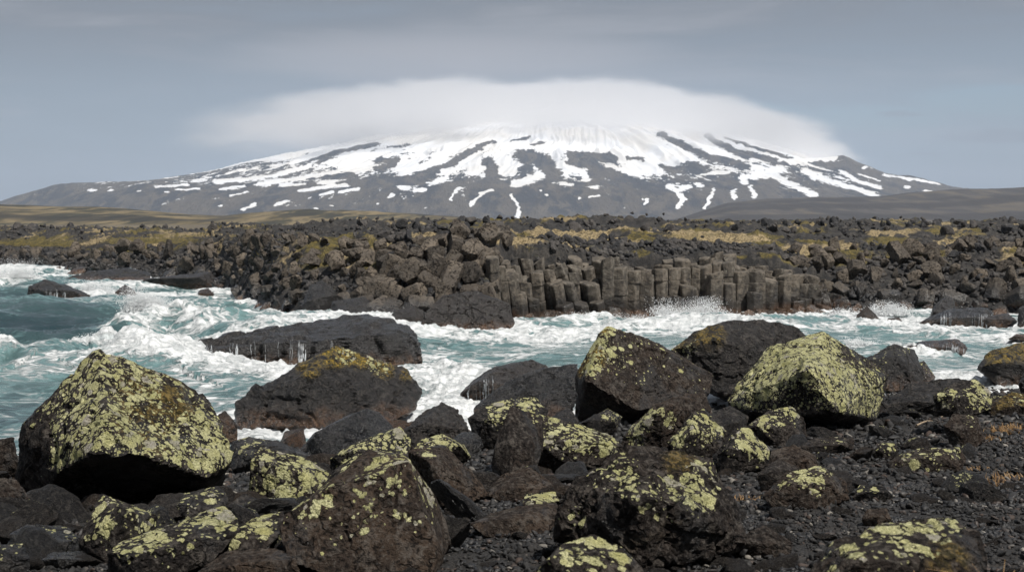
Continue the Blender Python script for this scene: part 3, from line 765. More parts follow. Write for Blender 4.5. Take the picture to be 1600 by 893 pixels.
B('cornerleft', 'small pale-topped wet rock cut by the bottom left corner', [(-30, 850), (36, 848, .15), (48, 872), (46, 905), (-30, 905)], 905, wet=.6, brown=.1, p=90, lich=[(10, 852, 26, .7)])
B('lowflat', 'low flat wet stone between the corner rock and the lichen block', [(50, 878), (80, 862, .2), (130, 860, .25), (150, 872, .1), (120, 886), (60, 890)], 888, wet=.8, brown=.05, p=120)
B('lich38', 'small steep block with round lichen spots under the huge boulder', [(157, 769, .3), (121, 846, -.05), (128, 880), (200, 800, -.15), (247, 803, .15), (240, 866), (180, 884, -.2)], 880, lich=[(170, 800, 36, .75), (215, 812, 34, .7), (150, 830, 30, .5)], brown=.25, chips=18)
B('lich39', 'long tilted block with a lichen-crusted top edge, low in the left foreground', [(167, 862, -.1), (186, 848, .3), (350, 786, .7), (374, 802, .45), (372, 830, .2), (328, 884), (210, 868, -.3), (205, 915, -.3), (168, 905)], 905, sub=6, lich=[(340, 805, 42, .9), (270, 830, 50, .6), (200, 852, 36, .85), (240, 836, 30, .9)], brown=.2)
B('lich40', 'thin sloping lichen slab between the long tilted block and the lichen-spotted brown block', [(321, 862), (350, 842, .3), (402, 806, .6), (445, 797, .5), (442, 830, .1), (400, 868, -.2), (335, 884, -.1)], 884, lich=[(400, 812, 40, .9), (350, 846, 30, .85)], brown=.3)
B('bottombrown', 'reddish brown rough rock cut off by the bottom edge, left of the lichen-spotted brown block', [(300, 900), (350, 862, .3), (430, 856, .35), (462, 872), (472, 915), (310, 925)], 915, Y=8.9, brown=1.0, rough=.03, p=90)
B('dark41', 'dark boulder with faint lichen in the shadow of the huge boulder', [(255, 808), (288, 770, .3), (340, 759, .4), (358, 776, .2), (352, 806), (300, 822, -.15), (258, 818)], 820, lich=[(285, 782, 28, .6), (330, 768, 22, .5)], brown=.15, wet=.3)
B('peek', 'small smooth dark rock peeking out behind the right flank of the huge boulder', [(335, 650), (352, 640, .1), (371, 664), (371, 690), (338, 690)], 690, wet=.4, brown=.1, p=120)
B('slab37', 'low dark slab behind the square lichen block', [(358, 692, .3), (386, 682, .4), (432, 688, .5), (492, 714, .2), (490, 735), (395, 720, -.2), (362, 736)], 740, wet=.5, brown=.05, lich=[(395, 690, 30, .5)])
B('lich36', 'square block thickly spotted with lichen between the huge boulder and the lichen-spotted brown block', [(388, 768), (392, 716), (406, 698, .35), (470, 711, .45), (524, 740, .3), (516, 764, .1), (440, 792, -.25), (395, 788, -.1), (430, 728, -.2)], 792, sub=6, lich=[(430, 735, 50, .95), (480, 740, 44, .9), (410, 760, 36, .75), (495, 755, 26, .6)], brown=.35)
B('under36', 'shaded rock wedged under the square lichen block', [(355, 790), (380, 770, .2), (425, 785, .2), (430, 815), (370, 820)], 820, brown=.2, wet=.2)
# --- centre front
B('front2', 'large brown block with scattered round lichen rosettes, front and centre-left', [(436, 826, .0), (447, 803, .1), (509, 763, .05), (575, 700, .75), (634, 709, .85), (640, 721, .12), (687, 784, .75), (705, 852, .7), (682, 868, -.12), (455, 880, -.22), (560, 915, -.3), (672, 915, -.2)],
  905, Y=9.6, sub=6, up=.15, lich=[(575, 765, 34, .62), (515, 775, 26, .6), (480, 795, 30, .8), (650, 775, 40, .55), (620, 760, 28, .55), (655, 810, 22, .7), (600, 720, 34, .7), (630, 730, 24, .55), (560, 810, 30, .3), (585, 800, 20, .4), (530, 845, 16, .4)], brown=1.0, lfine=-.12, p=320, chips=3, chip=(.97, .996), rough=.016)
B('slab31', 'dark slab with a lichen-frosted top leaning behind the lichen-spotted brown block', [(514, 716), (560, 690, .3), (624, 666, .5), (643, 684, .4), (640, 712), (570, 745, -.15), (518, 742)], 745, lich=[(590, 688, 50, .8), (630, 690, 26, .9), (545, 708, 30, .7)], brown=.1, wet=.1)
B('behind2', 'dark lichen-topped rock pressed against the back of the lichen-spotted brown block', [(505, 760), (520, 735, .2), (560, 705, .4), (600, 715, .4), (600, 760), (520, 780)], 780, Y=10.9, lich=[(560, 715, 34, .85)], brown=.2)
B('gloss30', 'smooth glossy black wet boulder behind the lichen slabs, left of centre', [(477, 690), (488, 677, -.1), (530, 655, .3), (571, 638, .5), (592, 642, .6), (616, 668, .5), (600, 690, .2), (510, 716, -.2), (482, 716)], 716, wet=1.0, brown=0, p=200, chips=6, rough=.014, step=.006, fine=.002)
B('wet32', 'dark brown wet boulder with a rough top, by the water at the centre', [(628, 672), (660, 645, .4), (691, 627, .7), (716, 640, .6), (734, 671, .2), (715, 700), (640, 700, -.2)], 702, wet=.55, brown=.5, rough=.045)
B('round33', 'small smooth dark wet stone right of the dark brown wet boulder', [(702, 692), (720, 673, .2), (746, 674, .3), (757, 696, .1), (742, 714), (712, 712)], 714, wet=.85, brown=0, p=10, chips=4)
B('brown34', 'plain brown slanted block with a dark left face right of the lichen-spotted brown block', [(638, 704, .2), (657, 695, .4), (700, 700, .5), (737, 735, .4), (762, 772, .3), (712, 795, -.2), (672, 720, -.25), (690, 790, -.2), (650, 760, .1)], 795, brown=1.0, lich=[(665, 700, 22, .5)], chips=12)
B('lich35', 'flat-topped lichen rock behind the plain brown slanted block', [(644, 690, .1), (690, 676, .4), (725, 694, .5), (737, 716, .3), (700, 728), (655, 720, -.1)], 728, lich=[(690, 688, 40, .9), (725, 705, 18, .8)], brown=.3)
B('grey24', 'charcoal block with a plain matt left face at the centre', [(768, 726), (772, 700), (796, 634, .3), (851, 648, .5), (850, 700, .2), (832, 745, -.1), (800, 752, -.25), (770, 742)], 752, brown=.45, chips=10, step=.01, rough=.02, lich=[(838, 652, 10, .6)])
B('lich25', 'dark block with lichen on its upper edge behind the charcoal block', [(731, 652), (750, 634, .3), (800, 622, .6), (836, 619, .7), (857, 640, .5), (845, 690, .2), (742, 700, -.1), (760, 655, -.25)], 705, lich=[(785, 642, 30, .75), (825, 630, 26, .7), (775, 655, 18, .55)], brown=.15, wet=.1)
B('lich23', 'long wedge-shaped lichen block beside the charcoal block', [(822, 660, .2), (840, 647, .5), (946, 675, .6), (978, 697, .3), (960, 720, .1), (905, 736, -.2), (822, 728, -.1), (835, 690, -.3), (930, 690, -.1)], 738, sub=6, lich=[(860, 665, 34, .7), (905, 680, 40, .8), (850, 690, 26, .6), (950, 692, 24, .9), (890, 700, 24, .5)], brown=.4)
B('brown48', 'small brown pointed rock among the pebbles below the charcoal block', [(758, 772), (785, 740, .3), (826, 728, .4), (874, 762, .3), (845, 780, -.1), (790, 786, -.15)], 786, brown=1.0, chips=10)
B('flat49', 'flat brown slab lying on the shingle left of the rough black boulder', [(733, 818), (770, 800, .3), (822, 788, .5), (871, 784, .5), (875, 812, .2), (850, 836, -.1), (760, 838, -.2)], 838, brown=.9, step=.01, chips=8)
B('patch49', 'small lichen-capped stone on the flat brown slab', [(816, 787), (820, 772, .2), (868, 767, .25), (874, 782, .1), (840, 796, -.1)], 798, lich=[(845, 772, 32, 1.0)], brown=.5)
B('rough3', 'big rough black boulder with pale lichen patches, front and right of centre', [(862, 838), (888, 766, .1), (932, 728, .3), (985, 700, .5), (1046, 696, .6), (1108, 716, .5), (1134, 764, .3), (1166, 816, .2), (1172, 856), (1000, 890, -.45), (1000, 770, -.5), (1100, 800, -.35)],
  890, Y=9.9, sub=6, lich=[(975, 748, 36, .85), (1010, 770, 34, .8), (1090, 750, 40, .92), (1100, 780, 28, .85), (1040, 760, 28, .6), (935, 745, 20, .5), (895, 805, 22, .4), (1030, 800, 18, .6)], brown=.35, p=90, chips=20, rough=.055, step=.03, fine=.012, moss=[(1000, 860, 40, .3), (1060, 850, 40, .4), (1060, 725, 30, .3)])
B('bottom4', 'blurred lichen-crusted rock rising from the bottom edge at the centre', [(815, 905), (878, 850, .15), (925, 834, .3), (972, 856, .2), (1025, 905), (920, 930, -.2)], 930, Y=7.6, lich=[(900, 860, 40, .85), (950, 870, 40, .7), (860, 885, 30, .6)], brown=.4, p=100)
B('near5', 'low lichen-mottled rock at the bottom right, nearest to the camera', [(1248, 915), (1292, 856, .15), (1380, 815, .4), (1492, 804, .5), (1532, 832, .3), (1545, 880, .1), (1540, 930), (1260, 940, -.2)], 940, Y=6.2, sub=6, lich=[(1390, 830, 60, .75), (1320, 865, 46, .6), (1470, 820, 46, .75), (1420, 860, 40, .7)], brown=.5, p=90, rough=.034, moss=[(1480, 870, 40, .3)])
# --- mid right
B('centre6', 'tall pyramid-like dark boulder with lichen down its left edge, right of centre', [(950, 506, .8), (1046, 545, 1.3), (1116, 584, 1.0), (1109, 612, .7), (1060, 640, .1), (994, 640, -.5), (919, 594, -.6), (897, 655, .2), (897, 590, .1), (914, 557, .3), (940, 512, .5), (1080, 650, .8), (930, 660, .2)],
  662, sub=6, lich=[(938, 550, 30, .8), (928, 576, 18, .95), (960, 560, 34, .38), (950, 515, 16, .8), (1000, 560, 60, .14), (1090, 575, 40, .12), (990, 530, 30, .2)], brown=.6, wet=.0, p=320, chips=6, chip=(.96, .996), rough=.016, moss=[(920, 560, 30, .6), (945, 510, 14, .7)])
B('right7', 'large square lichen-covered boulder on the right with a black gap beneath', [(1288, 517, 1.2), (1200, 542, .9), (1137, 628, .3), (1142, 642, .3), (1262, 574, -1.0), (1345, 552, 1.5), (1391, 585, 1.2), (1368, 656, .7), (1306, 644, -1.1), (1205, 648, -.55), (1300, 676, .6), (1180, 668, .6)],
  674, sub=6, up=.3, lich=[(1200, 585, 70, .95), (1270, 550, 60, 1.0), (1300, 600, 60, .98), (1350, 610, 50, .85), (1240, 610, 50, .85), (1170, 620, 40, .8), (1235, 625, 42, -.45)], brown=.25, lfine=.45, p=320, chips=8, chip=(.96, .996), rough=.016)
B('dark8', 'massive black boulder behind the pyramid-like boulder', [(1046, 545), (1085, 520, .4), (1122, 504, .6), (1190, 499, .9), (1240, 508, 1.1), (1260, 524, 1.0), (1235, 570, .2), (1130, 620, -.3), (1105, 610), (1120, 530, -.3), (1060, 556)], 640, sub=6, wet=.35, brown=.25, rough=.04, moss=[(1110, 525, 26, .5), (1060, 545, 20, .4)], lich=[(1070, 540, 24, .25)], foam=True)
B('dark9', 'dark block with wet shiny right face behind the large square lichen boulder', [(1348, 560), (1398, 536, .5), (1430, 545, .6), (1446, 586, .3), (1440, 606), (1385, 612, -.3), (1404, 556, -.2)], 615, wet=.6, brown=.15, lich=[(1375, 550, 16, .35), (1410, 545, 16, .35)])
B('lich9', 'lichen-coated knob beside the wet dark block', [(1434, 566, .2), (1444, 563, .3), (1462, 588, .2), (1455, 604), (1436, 602)], 608, lich=[(1450, 582, 30, .95)], brown=.3)
B('slab10', 'wide grey layered slab lying behind the shingle on the right', [(1378, 632), (1422, 600, .6), (1500, 590, .9), (1540, 598, .8), (1545, 625, .3), (1500, 648, -.2), (1390, 650, -.2)], 652, brown=.1, wet=.25, rough=.03, step=.04)
B('lich12', 'knobbly lichen rock at the right end of the grey slab', [(1458, 618), (1490, 598, .3), (1525, 592, .5), (1549, 612, .4), (1550, 640), (1500, 652, -.2), (1465, 648)], 652, Y=21.5, lich=[(1530, 615, 28, .85), (1480, 620, 24, .6)], brown=.2, rough=.026)
B('right11', 'dark boulder with a mossy top cut by the right edge, in the surf', [(1524, 574), (1545, 549, .5), (1600, 533, .9), (1650, 540, 1.0), (1650, 600), (1560, 604, -.2)], 606, brown=.1, wet=.45, moss=[(1560, 552, 26, .7), (1600, 542, 26, .6)], foam=True, p=110)
B('moss13', 'mossy brown rock at the right edge below the dark surf boulder', [(1538, 632), (1580, 612, .4), (1625, 618, .5), (1630, 650), (1550, 652, -.1)], 652, brown=.6, moss=[(1580, 625, 40, .4)], lich=[(1590, 625, 14, .4)])
B('edge13', 'black rock at the right edge behind the mossy brown rock', [(1590, 600), (1610, 570, .3), (1660, 560, .6), (1660, 620), (1595, 622)], 624, Y=26, wet=.4, brown=.1)
B('brown14', 'upright brown stone standing on the shingle at the right', [(1474, 664), (1490, 645, .2), (1528, 649, .3), (1541, 688, .1), (1520, 700, -.1), (1484, 698)], 700, brown=.7, rough=.034, lich=[(1515, 656, 12, .4)], p=90)
B('flat15', 'long low stone with a frosted top on the shingle at the right', [(1384, 724), (1420, 702, .2), (1500, 697, .3), (1510, 716, .2), (1500, 736, -.05), (1390, 738, -.1)], 738, brown=.6, rough=.026, lich=[(1440, 706, 46, .5), (1490, 702, 20, .6)], p=90)
B('lich16', 'low brown rock with a lichen cap at the right of the rough black boulder', [(1192, 775), (1228, 738, .2), (1285, 727, .35), (1320, 748, .3), (1328, 780, .05), (1270, 796, -.15), (1205, 790, -.1)], 796, brown=.8, rough=.03, lich=[(1265, 738, 44, .85), (1230, 758, 16, .4)], p=90)
B('brown16', 'reddish rough mound behind the low lichen-capped brown rock', [(1196, 740), (1205, 702, .2), (1240, 694, .35), (1275, 712, .3), (1285, 745)], 752, brown=1.0, rough=.034, p=120)
B('grey17', 'small blue-grey stone with two lichen spots on the shingle', [(1331, 776), (1343, 757, .15), (1378, 756, .2), (1396, 774, .1), (1380, 785), (1336, 785)], 785, brown=0, lich=[(1343, 763, 10, .9), (1366, 766, 8, .9)], rough=.02)
B('lich18', 'rounded lichen-topped boulder below the large square lichen boulder', [(1164, 668), (1200, 640, .3), (1236, 633, .4), (1258, 655, .3), (1263, 684, .1), (1220, 700, -.15), (1175, 695)], 698, lich=[(1200, 650, 30, .75), (1240, 644, 20, .7)], brown=.3, p=100)
B('lich19', 'tilted slab with a bright lichen face right of the rough black boulder', [(1113, 712), (1150, 667, .4), (1171, 668, .45), (1202, 702, .3), (1200, 728, .1), (1130, 742, -.2), (1116, 738), (1140, 700, -.2)], 742, lich=[(1165, 685, 26, .98), (1185, 705, 24, .9), (1140, 708, 18, .4)], brown=.25)
B('lich20', 'pointed lichen block directly behind the rough black boulder', [(1043, 692), (1085, 640, .3), (1100, 638, .4), (1139, 675, .3), (1124, 710), (1060, 712, -.2), (1080, 670, -.2)], 715, lich=[(1090, 660, 26, .85), (1100, 680, 26, .75), (1060, 685, 16, .9), (1120, 670, 16, .85)], brown=.3)
B('lich21', 'brown-topped block with a lichen-speckled dark left face in front of the pyramid-like boulder', [(968, 695), (975, 680), (1020, 632, .1), (1070, 614, .6), (1102, 612, .7), (1114, 640, .5), (1062, 660, .1), (1040, 700, -.1), (1028, 640, -.3), (1000, 705, -.15)], 706, lich=[(1020, 660, 28, .8), (995, 678, 22, .75), (1045, 655, 16, .7)], brown=.8)
B('slab22', 'small lichen-edged slab at the foot of the pyramid-like boulder', [(898, 664), (950, 637, .4), (973, 650, .4), (964, 672, .1), (925, 684, -.1)], 684, lich=[(955, 645, 22, .65)], brown=.15, wet=.2)
B('dark26', 'broad black wet slab left of the pyramid-like boulder', [(735, 640), (780, 602, .6), (850, 574, 1.0), (902, 569, 1.2), (908, 600, .7), (892, 655, .1), (770, 655, -.3), (745, 650)], 662, sub=6, wet=.85, brown=.0, rough=.035, step=.03)
B('mid51', 'blurred dark stone on the shingle right of the rough black boulder', [(1148, 840), (1195, 820, .15), (1240, 848, .1), (1236, 866, -.05), (1160, 870)], 870, brown=.5, rough=.026, p=120)
B('brown52', 'fist-shaped reddish brown stone on the shingle', [(1345, 812), (1355, 795, .1), (1385, 793, .12), (1394, 812), (1350, 820)], 820, brown=1.0, p=120)
B('flat53', 'thin dark flagstone on the shingle below the large square lichen boulder', [(1240, 702), (1270, 684, .3), (1335, 682, .4), (1333, 702, .1), (1255, 712, -.1)], 712, brown=.4, lich=[(1300, 688, 20, .2)])
B('lich54', 'small lichen-speckled stone in the middle of the shingle', [(1362, 708), (1375, 690, .15), (1400, 692, .15), (1405, 712), (1370, 718)], 718, brown=.2, lich=[(1385, 698, 18, .6)], p=90)
B('white54', 'small pale grey stone next to the reddish mound', [(1270, 716), (1280, 704, .1), (1293, 706, .1), (1295, 720), (1274, 724)], 724, brown=0, lich=[(1282, 712, 8, .3)], p=120)
B('gap1', 'dark wet rock filling the gap under the tilted lichen slab', [(1180, 742), (1215, 715, .2), (1250, 730, .2), (1245, 765), (1190, 768)], 768, brown=.5, wet=.1)
B('gap2', 'dark rock between the charcoal block and the small slab', [(860, 650, .5), (890, 635, .6), (905, 655, .4), (900, 690), (865, 690)], 692, brown=.1, wet=.3)
B('gap3', 'low dark rock between the pyramid-like boulder and the pointed lichen block', [(1105, 650, .3), (1140, 632, .5), (1170, 650, .4), (1160, 690), (1110, 690)], 692, brown=.15, wet=.2)
# --- rocks in the surf
B('mid28', 'big wet black boulder with orange and yellow lichen along its crest, standing in the foam', [(366, 645, .2), (372, 630, .1), (402, 600, .3), (470, 568, .5), (522, 540, .8), (560, 548, .9), (640, 578, 1.2), (664, 606, .8), (655, 638, .3), (612, 660, -.2), (520, 672, -.5), (430, 672, -.5), (374, 668, -.1), (500, 580, -.1)],
  668, Y=27.2, sub=6, wet=.55, brown=.15, rough=.045, step=.035, moss=[(525, 552, 30, 1.0), (560, 556, 26, .9), (485, 572, 22, .7), (600, 572, 22, .7), (635, 586, 12, .6)], lich=[(545, 550, 26, .6), (590, 565, 26, .6)], foam=True)
B('slab29', 'broad flat-topped wet rock with water running off its front, in the bay', [(254, 582, .2), (262, 557, .3), (286, 541, .6), (330, 527, 1.2), (400, 521, 2.2), (500, 498, 3.2), (562, 489, 3.6), (640, 505, 2.6), (658, 536, .8), (659, 578, .2), (560, 580, -.4), (470, 576, -.5), (290, 580, -.2), (500, 530, -.2), (620, 520, .2), (380, 540, 0)],
  578, Y=38.2, sub=6, wet=.9, brown=.45, chips=0, rough=.035, step=.045, fine=.012, foam=True, thick=2.2)
B('wash27', 'brown rock with water streaming down it, at the edge of the channel', [(716, 616), (740, 592, .3), (775, 572, .6), (830, 561, 1.0), (862, 574, .9), (850, 610, .2), (800, 632, -.2), (730, 636)], 636, Y=31, wet=.8, brown=.9, foam=True, p=100)
B('sea1', 'dark wedge-shaped rock in the surf at the far left', [(42, 476), (44, 447), (70, 437, 1), (100, 444, 1.2), (142, 461, .8), (142, 474), (60, 476)], 476, Y=69, wet=.8, brown=.3, foam=True, name='sea_rock', cat='rock')
B('sea2', 'small brown rock between two breaking waves left of the headland', [(168, 466), (195, 444, .6), (224, 463, .4), (222, 468), (172, 468)], 468, Y=74, wet=.7, brown=.8, foam=True, name='sea_rock', cat='rock')
B('sea3', 'flat dark rock barely above water beyond the breaking wave', [(232, 468), (246, 459, .4), (262, 462, .4), (264, 469)], 469, Y=74, wet=.8, brown=.2, foam=True, name='sea_rock', cat='rock')
B('sea4', 'lone dark rock in calm water left of the boulder point', [(305, 464), (312, 453, .4), (325, 450, .5), (338, 460, .3), (336, 466)], 466, Y=74, wet=.8, brown=.3, foam=True, name='sea_rock', cat='rock')
B('sea5', 'long low black rock awash in the channel on the right', [(1392, 554), (1440, 533, .6), (1495, 529, 1), (1513, 543, .7), (1508, 554), (1450, 558, -.2)], 556, Y=42, wet=1.0, brown=.0, foam=True, p=90, name='sea_rock', cat='rock')
B('sea6', 'pointed brown rock standing in the foam below the right end of the columns', [(1332, 512), (1338, 492), (1355, 477, .4), (1377, 500, .3), (1378, 512)], 512, Y=53, wet=.3, brown=.8, foam=True, name='sea_rock', cat='rock')
B('sea7', 'low dark rock next to the pointed brown rock', [(1378, 512), (1388, 497, .3), (1405, 495, .3), (1414, 508), (1410, 513)], 512, Y=53, wet=.8, brown=.2, foam=True, name='sea_rock', cat='rock')
B('sea8', 'large dark block at the waterline on the right with foam around it', [(1448, 510), (1456, 480, .4), (1478, 460, 1), (1490, 466, 1), (1500, 506, .3), (1495, 512)], 512, Y=54, wet=.7, brown=.3, foam=True, name='sea_rock', cat='rock')
B('sea9', 'wide wet slab with water spilling over it at the right waterline', [(1425, 512), (1440, 500), (1480, 482, .6), (1545, 480, .8), (1560, 505, .2), (1545, 514), (1450, 514)], 513, Y=52, wet=1.0, brown=.3, foam=True, name='sea_rock', cat='rock')
B('sea10', 'brown slab lying in the foam at the far right waterline', [(1525, 508), (1540, 494, .4), (1575, 488, .5), (1590, 502, .2), (1580, 512)], 511, Y=52, wet=.8, brown=.9, foam=True, name='sea_rock', cat='rock')
B('sea11', 'tall dark rock at the right edge of the waterline', [(1588, 515), (1592, 480, .4), (1615, 470, .7), (1640, 490, .5), (1640, 518)], 517, Y=51, wet=.7, brown=.2, foam=True, name='sea_rock', cat='rock')
B('sea12', 'tiny dark rock awash at the right edge of the channel', [(1575, 530), (1588, 521, .2), (1610, 522, .2), (1612, 532)], 531, Y=47.5, wet=1, brown=.1, foam=True, name='sea_rock', cat='rock')
B('sea13', 'flat wet rock awash left of the pointed brown rock', [(1282, 496), (1300, 486, .4), (1318, 492, .3), (1322, 498)], 498, Y=58, wet=1, brown=.1, foam=True, name='sea_rock', cat='rock')
# wet masses at the foot of the headland
B('foot1', 'massive cracked wet wall of rock with a brown foot at the tip of the headland', [(655, 527), (660, 490), (690, 462, .8), (745, 455, 1.4), (795, 470, 1.2), (803, 505, .6), (792, 527, .1), (720, 528, -.3)], 526, Y=50.2, wet=.7, brown=.6, sub=6, step=.035, foam=True, name='shore_rock', cat='rock')
B('foot2', 'squat wet rock with brown foot left of the cracked wet wall', [(600, 520), (615, 485, .4), (650, 476, .8), (668, 500, .5), (665, 523)], 521, Y=50.9, wet=.7, brown=.6, foam=True, name='shore_rock', cat='rock')
B('foot3', 'large flat-faced wet boulder at the left of the headland tip', [(505, 510), (520, 470, .6), (570, 462, 1), (590, 482, .6), (590, 512)], 511, Y=53, wet=.75, brown=.25, foam=True, name='shore_rock', cat='rock')
B('foot4', 'dark glossy pointed block rising from the boulder point', [(470, 478), (485, 446, .6), (505, 437, .9), (530, 460, .6), (512, 492), (480, 492)], 492, Y=57, wet=.8, brown=.1, name='shore_rock', cat='rock')
B('foot5', 'broad low dark rock spreading along the far left shore', [(90, 440), (140, 424, 2), (200, 418, 3), (235, 426, 2.5), (235, 442), (150, 446, -.5)], 443, Y=91, wet=.8, brown=.3, thick=5, name='shore_rock', cat='rock')
B('foot6', 'flat dark shelf of rock reaching out towards the small brown sea rock', [(200, 446), (260, 432, 1), (330, 424, 2), (345, 440, 1), (340, 452), (240, 452)], 451, Y=84, wet=.7, brown=.5, thick=4, name='shore_rock', cat='rock')
B('wash2', 'low reddish wet rock awash in front of the boulder point', [(322, 504), (345, 494, .4), (405, 488, .6), (430, 498, .4), (425, 508), (340, 508)], 506, Y=55, wet=.9, brown=.9, foam=True, name='sea_rock', cat='rock')
# ---------------------------------------------------------------- basalt columns of the headland
def surf_z(px, t):
    x, Y = land_xyz(np.atleast_1d(px), np.atleast_1d(t)); P = P2(x, Y)
    return land_z(np.atleast_1d(px), np.atleast_1d(t)) + land_rough(P, np.atleast_1d(t))
def column_mesh(seed, height, rad):
    r_ = np.random.default_rng(seed)
    n = 5 if r_.random() < .25 else 6
    ang = (np.arange(n) + r_.uniform(-.17, .17, n)) / n * 2 * math.pi + r_.uniform(0, 6)
    rr = rad * r_.uniform(.88, 1.08, n)
    c0 = np.stack([np.cos(ang) * rr, np.sin(ang) * rr], 1)
    ring = []                                    # bevelled polygon: three points per corner
    for i in range(n):
        a, b_, c = c0[i - 1], c0[i], c0[(i + 1) % n]
        u = (a - b_); v = (c - b_)
        ring += [b_ + u * .13, b_ + (u + v) * .03, b_ + v * .13]
    ring = np.array(ring); m = len(ring)
    zs = [0.0]; insets = [1.0]; z = 0; joints = []
    while z < height - .25:
        z += r_.uniform(.45, 1.5); joints.append(min(z, height))
    joints = [j for j in joints if j < height - .18]
    for j in joints:
        zs += [j - .02, j, j + .02]; insets += [1.0, .965, 1.0]
    zs += [height - .05, height]; insets += [1.0, .93]
    tilt = r_.normal(0, .16, 2)
    V = []; seg = 0; off = np.zeros(2); sc = 1.0
    for k, (zz, s_) in enumerate(zip(zs, insets)):
        if s_ == .965: off = r_.normal(0, .022, 2) * rad * 2; sc = r_.uniform(.96, 1.04)
        for q in ring:
            xy = q * s_ * sc + off
            V.append((xy[0], xy[1], zz + (xy @ tilt if k >= len(zs) - 2 else 0)))
    V.append((off[0], off[1], height + .01))
    V = np.array(V)
    V[:, :2] += .025 * np.stack([perlin(V * 2.3, seed), perlin(V * 2.3 + 9, seed + 1)], 1)
    T = []
    for k in range(len(zs) - 1):
        for i in range(m):
            a = k * m + i; b_ = k * m + (i + 1) % m
            T += [(a, b_, b_ + m), (a, b_ + m, a + m)]
    top = (len(zs) - 1) * m
    for i in range(m): T.append((top + i, top + (i + 1) % m, len(V) - 1))
    me = mesh_from('basalt_column', V, T, M['column'], smooth=False)
    return me
HTS = [1.0, 1.5, 2.0, 2.5, 3.0, 3.5]
COLM = {(h, k): column_mesh(100 + int(h * 10) + 37 * k, h, .40) for h in HTS for k in range(5)}
def place_column(px, t, ztop, zbase, lean, lx, lab, grp, sc=1.0):
    x, Y = land_xyz(px, t)
    need = max(.8, ztop - zbase)
    h = min([q for q in HTS if q >= need] or [HTS[-1]])
    o = link('basalt_column', COLM[(h, random.randrange(5))])
    R = Matrix.Rotation(lean, 3, 'Y') @ Matrix.Rotation(lx, 3, 'X') @ Matrix.Rotation(random.uniform(0, 6.28), 3, 'Z')
    o.rotation_euler = R.to_euler(); o.scale = (sc, sc, 1)
    up = R @ Vector((0, 0, h))
    o.location = (float(x) - up.x, float(Y) - up.y, ztop - up.z)
    tag(o, lab, 'rock column', grp)
TOPS = [(800, 404), (850, 408), (900, 405), (940, 402), (970, 416), (1010, 420), (1050, 408), (1090, 412), (1100, 403), (1140, 404), (1160, 416), (1190, 420), (1240, 428), (1330, 440)]
def place_wall():
    def top(px): return 4 - (float(interp(px, TOPS)) - 345.6) / F * (float(shore_Y(px)) + 2.6)
    rows = {2.6: 'back row', 2.05: 'upper middle row', 1.5: 'middle row', .95: 'lower middle row', .4: 'front row'}
    def put(px, t, zt, left, end, sc):
        stub = top(px) - zt > .7
        lm = next(n for p, n in ((862, 'beside the cracked wet wall'), (925, 'left of the pyramid-like boulder'), (1000, 'behind the pyramid-like boulder'), (1060, 'left of the spray burst'), (1135, 'behind the spray burst'),
                                 (1190, 'above the massive black boulder'), (1245, 'right of the massive black boulder'), (2000, 'above the large square boulder')) if px < p)
        kind = ('broken stub of a leaning column' if stub else 'leaning basalt column') if left else ('low tilted column stub' if stub else 'tilted basalt column') if end else ('short column stub' if stub else 'full-height upright column')
        lab = '%s in the %s, %s' % (kind, rows[t], lm)
        if left: place_column(px, t, zt, -.3, random.gauss(-.13, .07), random.gauss(.14, .06), lab, 'leaning basalt columns', sc)
        elif end: place_column(px, t, zt, -.4, random.gauss(.14, .07), random.gauss(.05, .04), lab, 'tilted end columns', sc)
        else: place_column(px, t, zt, -.4, random.gauss(0, .016), random.gauss(.02, .015), lab, 'upright basalt columns', sc)
    for row_i, t in enumerate((2.6, 2.05, 1.5, .95, .4)):
        px = 768 + row_i * 13
        while px < 1325:
            sc = random.uniform(.66, 1.14); Yc = float(shore_Y(px)) + t; zt = top(px) + random.gauss(0, .10)
            left = px < 945; end = px > 1235
            if left:          # two stepped tiers of short leaning columns above fallen blocks
                zz = zt - (0, .1, .4, .8, 1.3)[row_i] - random.random() * (.25, .5, .7, .6, .5)[row_i]
                if row_i < 3 or random.random() < .5: put(px, t, zz, True, False, sc * .92)
            elif end:
                zz = zt - (0, .3, .6, 1.0, 1.5)[row_i] - random.random() * .5
                if random.random() < .8: put(px, t, zz, False, True, sc)
            else:
                drop = (0, abs(random.gauss(0, .08)), abs(random.gauss(0, .14)), abs(random.gauss(0, .2)), random.choice((.05, .2, .5, .9, 1.2, 1.5, 1.7)))[row_i]
                if 1135 < px < 1185 and row_i == 4: drop = random.choice((.75, 1.0))
                if not (row_i == 4 and random.random() < .45): put(px, t, zt - drop, False, False, sc)
            px += .60 * sc * F / Yc * random.uniform(.95, 1.08)
place_wall()
for a, b_, t0, r0, n_ in ((1325, 1378, 6.5, 408, 7), (1478, 1545, 7.5, 398, 9), (1405, 1440, 6.5, 410, 4)):
    for i in range(n_):
        px = a + (b_ - a) * i / (n_ - 1) + random.uniform(-3, 3); t = t0 + random.uniform(-.5, .4)
        Yc = float(shore_Y(px)) + t
        place_column(px, t, 4 - (r0 + random.uniform(-5, 9) - 345.6) / F * Yc, .2, random.gauss(.05, .06), random.gauss(.06, .05), 'short basalt column sticking out of the rubble bank on the right', 'short columns in the right bank')

